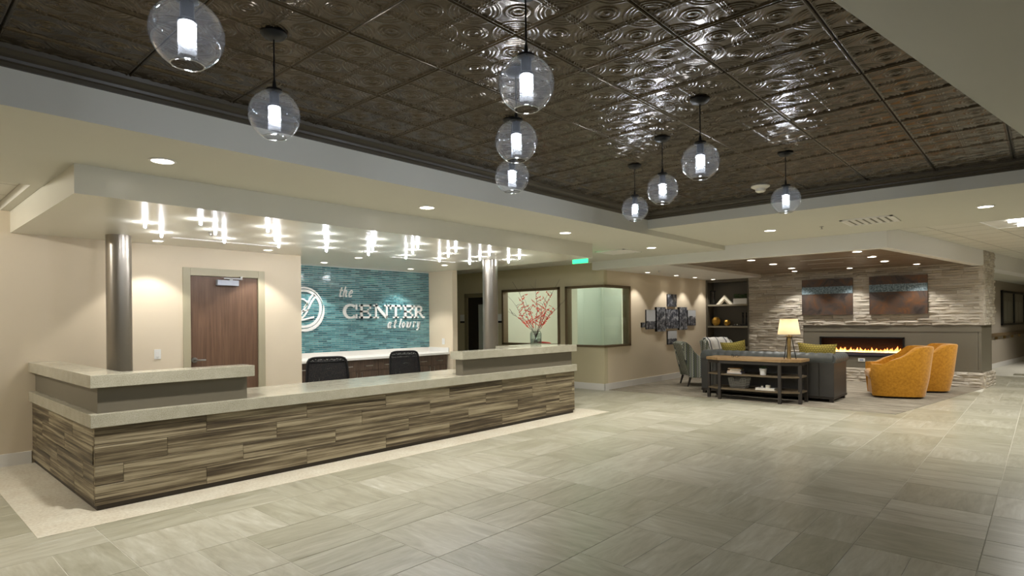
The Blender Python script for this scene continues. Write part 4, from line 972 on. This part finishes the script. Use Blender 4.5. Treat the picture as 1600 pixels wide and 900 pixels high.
def pillow(name, lb, loc, rz, w, h, th, mt, tilt=0.0, ry=0.0):
    def fn(u, v):
        a, b = u*2-1, v*2-1
        return a, b
    mb = MB(); n = 14
    for side in (1, -1):
        def q(u, v, side=side):
            a, b = u*2-1, v*2-1
            e = max(0, (1-abs(a)**2.6))*max(0, (1-abs(b)**2.6)); k = 1+0.06*(abs(a*b))
            return (side*th/2*e**0.55, a*w/2*(1-0.06*(1-abs(b)**2))*k if side > 0 else -a*w/2*(1-0.06*(1-abs(b)**2))*k, b*h/2*(1-0.08*(1-abs(a)**2))*k)
        mb.grid(n, n, q)
    t = thing(name, lb, 'pillow', loc, rz, 'chartreuse sofa pillows')
    c = O('cover', mb, mt, t, smooth=180); c.rotation_euler = (tilt, ry, 0)
    return t
pillow('throw_pillow', 'long chartreuse fretwork lumbar pillow leaning on the sofa beside the lamp', (11.645, 3.09, 0.788), 0.0, 0.62, 0.46, 0.18, M['key'], 0.03, -0.10)
pp = pillow('throw_pillow', 'chartreuse pillow slumped at the far arm of the sofa before the white throw', (11.65, 4.60, 0.80), 0.0, 0.48, 0.46, 0.18, M['key'], -0.12, -0.10)
O('cover_button', MB().sphere((0.0, 0, 0), 0.022, 10, 6), M['gold'], pp, loc=(-0.10, 0.0, 0.02), smooth=180)
def console():
    t = thing('console_table', 'dark metal console table with honey oak top behind the sofa', 'table', (10.63, 3.955, 0.0))
    top = [(0.0, -0.56), (0.0, 0.56), (0.17, 0.85), (0.62, 0.85), (0.62, -0.85), (0.17, -0.85)]
    O('table_top', MB().prism(top, 0.722, 0.772), M['tabletop'], t, bev=0.004)
    O('apron', MB().prism([(0.02, -0.54), (0.02, 0.54), (0.18, 0.82), (0.60, 0.82), (0.60, -0.82), (0.18, -0.82)], 0.665, 0.722), M['darkwood'], t)
    for z in (0.45, 0.185): O('shelf', MB().prism([(0.02, -0.54), (0.02, 0.54), (0.18, 0.82), (0.60, 0.82), (0.60, -0.82), (0.18, -0.82)], z, z+0.028), M['shelfwood'], t)
    for x, y in ((0.025, -0.53), (0.025, 0.53), (0.2, -0.81), (0.2, 0.81), (0.58, -0.8), (0.58, 0.8)): O('leg', MB().box(x-0.025, x+0.025, y-0.025, y+0.025, 0, 0.67), M['darkwood'], t)
console()
TT = 0.772
def table_lamp():
    t = thing('table_lamp', 'tripod table lamp with linen shade on the console table', 'lamp', (10.96, 3.36, TT))
    for k in range(3):
        a = 2*PI*k/3+0.6; O('tripod_leg', MB().tube([(0.115*math.cos(a), 0.115*math.sin(a), 0), (0.04*math.cos(a), 0.04*math.sin(a), 0.40)], 0.007), M['black'], t)
    O('centre_post', MB().lathe([(0.034, 0.0), (0.034, 0.02), (0.03, 0.03), (0.03, 0.34), (0.036, 0.35), (0.036, 0.37), (0.012, 0.39), (0.012, 0.44)], n=16), M['brass'], t, smooth=40)
    O('leg_cap', MB().lathe([(0.06, 0.385), (0.06, 0.405)], n=18), M['brass'], t)
    O('lamp_shade', MB().lathe([(0.185, 0.43), (0.142, 0.70)], n=32, cap=False), M['shade'], t, smooth=60)
    lamp(t, 'POINT', (0, 0, 0.56), 1.1, (1.0, 0.84, 0.6), 0.04)
table_lamp()
def lounge_smalls():
    bz = 0.478
    for k, (dx, w, h, m, lb) in enumerate(((0, 0.27, 0.028, 'blue', 'blue book at the bottom of the stack on the console shelf'), (0.01, 0.24, 0.026, 'orange', 'orange book in the stack on the console shelf'), (-0.02, 0.20, 0.022, 'ivory', 'ivory book under the top of the stack on the console shelf'), (0.015, 0.22, 0.018, 'orange', 'thin orange book on top of the stack on the console shelf'))):
        b = thing('book', lb, 'book', (10.85, 4.26+dx, bz), 0.05*k, 'book stack on the console'); O('cover', MB().box(-0.09, 0.09, -w/2, w/2, 0, 0.003).box(-0.09, 0.09, -w/2, w/2, h-0.003, h).box(0.086, 0.09, -w/2, w/2, 0, h), M[m], b); O('pages', MB().box(-0.087, 0.086, -w/2+0.004, w/2-0.004, 0.003, h-0.003), M['ivory'], b); bz += h
    t = thing('potted_succulent', 'small white pot with green succulent on the console shelf', 'plant', (10.8, 3.75, 0.478)); O('pot', MB().lathe([(0.05, 0), (0.066, 0.115), (0.06, 0.115), (0.055, 0.1)], n=20), M['white'], t, smooth=40)
    lv = MB()
    for k in range(14): a = 2.4*k; r = 0.02+0.045*(k/14); lv.tube([(0, 0, 0.1), (r*0.6*math.cos(a), r*0.6*math.sin(a), 0.13), (r*1.3*math.cos(a), r*1.3*math.sin(a), 0.135+0.02*(k % 3))], [0.006, 0.012, 0.002], 6)
    O('leaves', lv, M['green'], t, smooth=60)
    t = thing('wire_basket', 'silver wire basket on the low shelf of the console', 'basket', (10.86, 4.2, 0.213)); wb = MB()
    for k in range(7):
        z = 0.004+0.03*k; e = 0.13+0.03*k/6; q = 0.10+0.02*k/6
        if k < 6: wb.tube([(-q, -e, z), (q, -e, z), (q, e, z), (-q, e, z), (-q, -e, z)], 0.003, 5, False)
        else: wb.tube([(-q, -e, z), (q, -e, z), (q, e, z), (-q, e, z), (-q, e*0.45, z), (-q, e*0.3, z-0.075), (-q, -e*0.3, z-0.075), (-q, -e*0.45, z), (-q, -e, z)], 0.004, 5, False)
    for k in range(12):
        y = -0.13+0.26*k/11
        for sx in (-1, 1): top = 0.182 if sx > 0 or abs(y) > 0.06 else 0.11; wb.tube([(sx*0.10, y, 0.004), (sx*0.12, y*1.2, top)], 0.0025, 5)
    for k in range(7):
        x = -0.1+0.2*k/6
        for sy in (-1, 1): wb.tube([(x, sy*0.13, 0.004), (x*1.2, sy*0.16, 0.182)], 0.0025, 5)
    O('wire_frame', wb, M['steel'], t, smooth=60); O('base_wires', MB().box(-0.1, 0.1, -0.13, 0.13, 0, 0.004), M['steel'], t)
    b = thing('book', 'white book lying flat on the low shelf of the console', 'book', (10.82, 3.7, 0.213)); O('cover', MB().box(-0.1, 0.1, -0.165, 0.165, 0, 0.004).box(-0.1, 0.1, -0.165, 0.165, 0.034, 0.038).box(0.096, 0.1, -0.165, 0.165, 0, 0.038), M['white'], b); O('pages', MB().box(-0.097, 0.096, -0.16, 0.16, 0.004, 0.034), M['ivory'], b)
    t = thing('decor_block', 'little white blocks on the white book on the console low shelf', 'ornament', (10.82, 3.69, 0.251)); O('block', MB().box(-0.03, 0.03, -0.05, 0.02, 0, 0.05), M['ivory'], t, bev=0.004); O('block', MB().box(-0.03, 0.03, 0.06, 0.10, 0, 0.035), M['steel'], t, bev=0.004)
    t = thing('glasses', 'dark folded glasses resting on the console top', 'ornament', (10.83, 4.27, TT))
    for s in (-1, 1): O('lens_ring', MB().tube([(0.0, s*0.035+0.026*math.cos(2*PI*k/14), 0.026+0.024*math.sin(2*PI*k/14)) for k in range(15)], 0.004, 6, False), M['black'], t); O('temple', MB().tube([(0, s*0.06, 0.03), (0.1, s*0.05, 0.012)], 0.003), M['black'], t)
lounge_smalls()
def striped_armchair():
    t = thing('striped_armchair', 'x', 'armchair', (0, 0, 0.005), 0, 'striped armchairs')
    sidep = [(-0.47, 0.93), (-0.42, 0.965), (-0.34, 0.955), (-0.27, 0.90), (-0.19, 0.76), (-0.06, 0.66), (0.12, 0.62), (0.36, 0.60), (0.38, 0.57), (0.36, 0.2), (-0.30, 0.2)]
    for s in (-1, 1): O('arm_panel', MB().prism(sidep, s*0.37-0.05, s*0.37+0.05, 'y'), M['stripe'], t, bev=0.025)
    O('backrest', MB().prism([(-0.47, 0.95), (-0.40, 0.985), (-0.32, 0.965), (-0.14, 0.42), (-0.16, 0.22), (-0.28, 0.22)], -0.34, 0.34, 'y'), M['stripe'], t, bev=0.025)
    O('seat_base', MB().box(-0.22, 0.35, -0.33, 0.33, 0.2, 0.34), M['stripe'], t, bev=0.01)
    O('seat_cushion', MB().box(-0.16, 0.38, -0.32, 0.32, 0.34, 0.47), plain('pale_seat_linen', (190, 186, 172), 0.9, var=0.05), t, bev=0.04)
    for x, y, dx in ((-0.26, -0.33, -0.06), (-0.26, 0.33, -0.06), (0.31, -0.33, 0.03), (0.31, 0.33, 0.03)): O('leg', MB().tube([(x+dx, y, 0), (x, y, 0.2)], [0.016, 0.028], 8), M['darkwood'], t)
    return t
ac = striped_armchair(); ac.location = (12.62, 5.80, 0.005); ac.rotation_euler = (0, 0, math.radians(-50)); ac['label'] = 'grey green striped armchair standing before the photo wall'
a2 = copy_tree(ac); a2.location = (14.05, 5.75, 0.005); a2.rotation_euler = (0, 0, math.radians(-120)); a2['label'] = 'striped armchair with a white throw over its back near the bookcase'
def throw():
    o = thing('throw_blanket', 'white throw with dark bands draped over the armchair back near the bookcase', 'blanket', (14.05, 5.75, 0.005), math.radians(-120))
    prof = [(-0.475, 0.42), (-0.50, 0.7), (-0.49, 0.96), (-0.44, 1.005), (-0.36, 1.005), (-0.265, 0.93), (-0.165, 0.66)]
    mb = MB().grid(28, len(prof)-1, lambda u, v: (prof[round(v*(len(prof)-1))][0]-0.012-0.012*math.sin(u*22+v*3), -0.305+0.61*u, prof[round(v*(len(prof)-1))][1]+0.006*math.sin(u*17)))
    m = N('white_throw_banded'); sp = m.n('ShaderNodeSeparateXYZ'); m.l(m.coords(), sp.inputs[0]); f = m.math('FRACT', m.math('MULTIPLY', sp.outputs[1], 4.2)); m.col(m.ramp(f, [(0.0, (232, 230, 226)), (0.80, (232, 230, 226)), (0.84, (110, 112, 120)), (0.93, (110, 112, 120)), (0.96, (232, 230, 226))])); m.set(0.95)
    c = O('cloth', mb, m.m, o, smooth=180); sm = c.modifiers.new('solid', 'SOLIDIFY'); sm.thickness = 0.012
throw()
def barrel_chair():
    t = thing('barrel_chair', 'x', 'armchair', (0, 0, 0.005), 0, 'mustard barrel chairs')
    n = 44; rings = []
    W2, D2 = 0.42, 0.46
    def plan(u, off, lean):        # u 0..1 from one arm tip round the back to the other; local +x is the front
        a = math.radians(-140+280*u)+PI     # centred on the back
        q = 0.62; c, s = math.cos(a), math.sin(a)
        x = math.copysign(abs(c)**q, c)*(D2-off)+0.0; y = math.copysign(abs(s)**q, s)*(W2-off)
        back = max(0, -c)
        return x-lean*back, y
    def top(u):
        d = abs(u-0.5)*2
        k = min(1, max(0, (0.80-d)/0.38)); k = k*k*(3-2*k)
        return 0.60+0.31*k
    for i in range(n+1):
        u = i/n; tz = top(u); lo = plan(u, 0.03, 0); mi = plan(u, 0.0, 0.03); hi = plan(u, 0.0, 0.10 if tz > 0.7 else 0.03); hin = plan(u, 0.09, 0.07); inn = plan(u, 0.13, 0.0)
        rings.append([(lo[0], lo[1], 0.035), (mi[0], mi[1], 0.34), (hi[0], hi[1], tz-0.02), (hi[0]*0.98, hi[1]*0.98, tz), (hin[0], hin[1], tz), (hin[0]*0.985, hin[1]*0.985, tz-0.03), (inn[0], inn[1], 0.40), (inn[0], inn[1], 0.035)])
    O('barrel_shell', MB().ring_stack(rings), M['mustard'], t, smooth=60)
    O('seat_deck', MB().box(-0.33, 0.36, -0.31, 0.31, 0.035, 0.33), M['mustard'], t, bev=0.03)
    O('seat_cushion', MB().box(-0.32, 0.41, -0.30, 0.30, 0.33, 0.48), M['mustard'], t, bev=0.05)
    O('swivel_base', MB().lathe([(0.30, 0), (0.30, 0.035)], n=28), M['black'], t)
    return t
bc = barrel_chair(); bc.location = (13.02, 2.13, 0.005); bc.rotation_euler = (0, 0, math.radians(108)); bc.scale = (1.08, 1.08, 1.03); bc['label'] = 'mustard velvet barrel chair beside the end of the charcoal sofa'
b2 = copy_tree(bc); b2.location = (14.30, 1.90, 0.005); b2.rotation_euler = (0, 0, math.radians(112)); b2['label'] = 'mustard velvet barrel chair half hidden, next to the stone hearth corner'

# ---- bookcase niche and its ornaments
def bookcase():
    t = thing('bookcase', 'dark taupe built-in bookcase between photo wall and stone wall', 'bookcase', (XST, 6.33, 0))
    w = 0.57
    O('side_panel', MB().box(-0.02, 0.42, -w-0.02, -w+0.0, 0, ZL), M['dgrey'], t); O('side_panel', MB().box(-0.02, 0.42, w-0.06, w-0.018, 0, ZL), M['dgrey'], t)
    O('back_panel', MB().box(0.40, 0.42, -w, w, 0, ZL), M['dgrey'], t); O('header', MB().box(-0.02, 0.42, -w, w-0.06, 2.46, ZL), M['dgrey'], t)
    for z in (1.865, 1.285, 0.74): O('shelf', MB().box(-0.005, 0.40, -w, w-0.06, z-0.045, z), plain('shelf_taupe_edge', (134, 126, 108), 0.5, var=0.03), t)
    O('base', MB().box(0.0, 0.40, -w, w-0.06, 0, 0.1), M['dgrey'], t)
bookcase()
structure('wall_niche_side', MB().box(XST, 16.0, 6.90, 7.02, 0, 2.62).box(15.93, 16.36, 5.74, 7.0, 0, 2.62), M['dgrey'])
def ornaments():
    z = 1.865; x = XST+0.16
    t = thing('hourglass', 'dark framed glass hourglass on the top bookcase shelf', 'ornament', (x, 6.75, z))
    O('end_disc', MB().lathe([(0.08, 0), (0.08, 0.02)], n=18), M['black'], t); O('end_disc', MB().lathe([(0.08, 0.36), (0.08, 0.38)], n=18), M['black'], t)
    for k in range(3): a = 2*PI*k/3; O('post', MB().tube([(0.07*math.cos(a), 0.07*math.sin(a), 0.02), (0.07*math.cos(a), 0.07*math.sin(a), 0.36)], 0.006), M['black'], t)
    O('glass_bulbs', MB().lathe([(0.02, 0.02), (0.058, 0.06), (0.05, 0.13), (0.008, 0.19), (0.05, 0.25), (0.058, 0.32), (0.02, 0.36)], n=16), M['globe'], t, smooth=60)
    t = thing('chevron_ornament', 'ivory chevron shaped ornament on the top bookcase shelf', 'ornament', (x-0.06, 6.40, z))
    for s in (-1, 1):
        O('chevron_arm', MB().prism([(s*0.23, 0), (s*0.14, 0), (0, 0.15), (0, 0.25)], -0.04, 0.04, 'x'), M['ivory'], t); O('inner_arm', MB().prism([(s*0.13, 0), (s*0.09, 0), (0, 0.1), (0, 0.14)], -0.035, 0.035, 'x'), plain('chevron_tan', (150, 136, 112), 0.6, var=0.1), t)
    t = thing('planter_box', 'white rectangular planter with greenery on the top bookcase shelf', 'plant', (x-0.04, 5.98, z)); O('box', MB().box(-0.07, 0.07, -0.18, 0.18, 0, 0.145), M['white'], t, bev=0.004)
    lv = MB(); rr = random.Random(6)
    for k in range(70): a, b = rr.uniform(-0.08, 0.08), rr.uniform(-0.17, 0.17); lv.sphere((a, b, 0.16+rr.uniform(0, 0.1)), rr.uniform(0.014, 0.03), 6, 4, 0.6)
    O('foliage', lv, M['green'], t, kind='stuff')
    z = 1.285
    for yy, r, lb in ((6.66, 0.125, 'larger gold faceted sphere on the middle bookcase shelf'), (6.36, 0.09, 'smaller gold faceted sphere on the middle bookcase shelf')):
        t = thing('gold_sphere', lb, 'ornament', (x-0.03, yy, z), 0, 'gold spheres on the shelf'); O('shell', MB().sphere((0, 0, r), r, 7, 5), M['gold'], t); O('foot_ring', MB().lathe([(r*0.35, 0), (r*0.35, 0.01)], n=10), M['gold'], t)
    t = thing('twin_figure', 'dark twin figure sculpture on the middle bookcase shelf', 'ornament', (x, 5.9, z)); O('plinth', MB().box(-0.05, 0.05, -0.1, 0.1, 0, 0.04), M['black'], t)
    for s in (-1, 1): O('figure', MB().lathe([(0.03, 0.04), (0.018, 0.10), (0.014, 0.2), (0.026, 0.26), (0.012, 0.3), (0.026, 0.33), (0.004, 0.36)], n=10), M['black'], t, loc=(0, s*0.045, 0), smooth=60)
    t = thing('trinket_tray', 'low dark tray with pale trinkets on the middle bookcase shelf', 'ornament', (x, 6.13, z)); O('tray', MB().box(-0.06, 0.06, -0.12, 0.08, 0, 0.02), M['black'], t); O('trinket', MB().sphere((0, -0.03, 0.035), 0.018, 8, 6), M['ivory'], t); O('trinket', MB().sphere((0, 0.04, 0.033), 0.016, 8, 6), M['steel'], t)
    z = 0.74
    for k in range(7):
        m = ['blue', 'darkwood', 'blue', 'white', 'darkwood', 'blue', 'white'][k]; h = 0.19+0.02*(k % 3)
        b = thing('book', 'upright %s book in the short row on the low bookcase shelf' % {'blue': 'blue', 'darkwood': 'dark brown', 'white': 'white'}[m], 'book', (x-0.02, 6.62-0.045*k, z), 0, 'upright books on the low bookcase shelf'); O('cover', MB().box(-0.08, 0.08, -0.02, 0.02, 0, h), M[m], b); O('pages', MB().box(-0.075, 0.081, -0.016, 0.016, 0.004, h+0.001), M['ivory'], b)
ornaments()
def photos():
    Pm = [('black and white skyline print, topmost of the photo cluster', 13.24, 13.707, 1.789, 2.097, 0.0, 0.02), ('print of a domed building under pale sky at the window end of the photo cluster', 12.195, 12.62, 1.255, 1.707, 0.02, 1), ('tall print of a winding road in the photo cluster', 12.648, 13.094, 1.192, 1.771, None, 2), ('large dark foliage print at the centre of the photo cluster', 13.154, 13.80, 1.25, 1.729, None, 3),
          ('tall contrasty print right against the dark centre print', 13.81, 14.243, 1.21, 1.782, None, 5), ('bluish harbour print at the bookcase end of the photo cluster', 14.326, 14.785, 1.31, 1.712, 0.1, 4), ('print with pale sky, lowest of the photo cluster', 13.225, 13.705, 0.86, 1.198, 0.03, 6), ('tiny dark print beside the domed building print', 11.986, 12.143, 1.301, 1.413, None, 7)]
    for k, (lb, x0, x1, z0, z1, sky, sd) in enumerate(Pm):
        dep = 0.05 if k in (2, 4) else 0.03
        t = thing('photo_print', lb, 'picture', ((x0+x1)/2, YK, (z0+z1)/2), 0, 'black and white prints'); w, h = (x1-x0)/2, (z1-z0)/2
        O('mount', MB().box(-w, w, -dep, 0, -h, h), M['black'], t); O('image', MB().box(-w+0.004, w-0.004, -dep-0.003, -dep, -h+0.004, h-0.004), photo('photo_image_%d' % k, sky, sd), t)
photos()

# ---- corridor display board and handrail
def corridor():
    d = (cb-ca).normalized(); ang = math.atan2(d.y, d.x); nrm = Vector((d.y, -d.x))
    p = ca+d*6.2
    t = thing('notice_board', 'black framed glass notice board on the corridor wall', 'board', (p.x, p.y, 1.2), ang)
    O('frame', MB().box(-0.1, 4.2, -0.05, 0, 0, 0.06).box(-0.1, 4.2, -0.05, 0, 0.97, 1.03).box(-0.1, 0.05, -0.05, 0, 0, 1.03).box(1.55, 1.68, -0.05, 0, 0, 1.03).box(3.2, 3.33, -0.05, 0, 0, 1.03), M['black'], t)
    O('backing', MB().box(-0.05, 4.2, -0.012, 0, 0.03, 1.0), plain('board_grey', (92, 92, 94), 0.6, var=0.3, vs=2), t)
    for x in (0.2, 0.85, 1.85, 2.5): O('sheet', MB().box(x, x+0.5, -0.016, -0.012, 0.12, 0.72), plain('paper_grey', (170, 170, 172), 0.7, var=0.05), t)
    O('glass_front', MB().box(0, 4.2, -0.035, -0.031, 0.05, 0.98), M['pane'], t)
    q = ca+d*0.6
    h = thing('handrail', 'wooden corridor handrail on brackets below the notice board', 'handrail', (q.x, q.y, 0.9), ang)
    O('rail', MB().box(0, 9.5, -0.09, -0.05, 0.0, 0.10), M['brownframe'], h, bev=0.01)
    for k in range(9): O('bracket', MB().box(0.3+1.1*k, 0.38+1.1*k, -0.06, 0, -0.08, 0.03), M['brass'], h)
corridor()
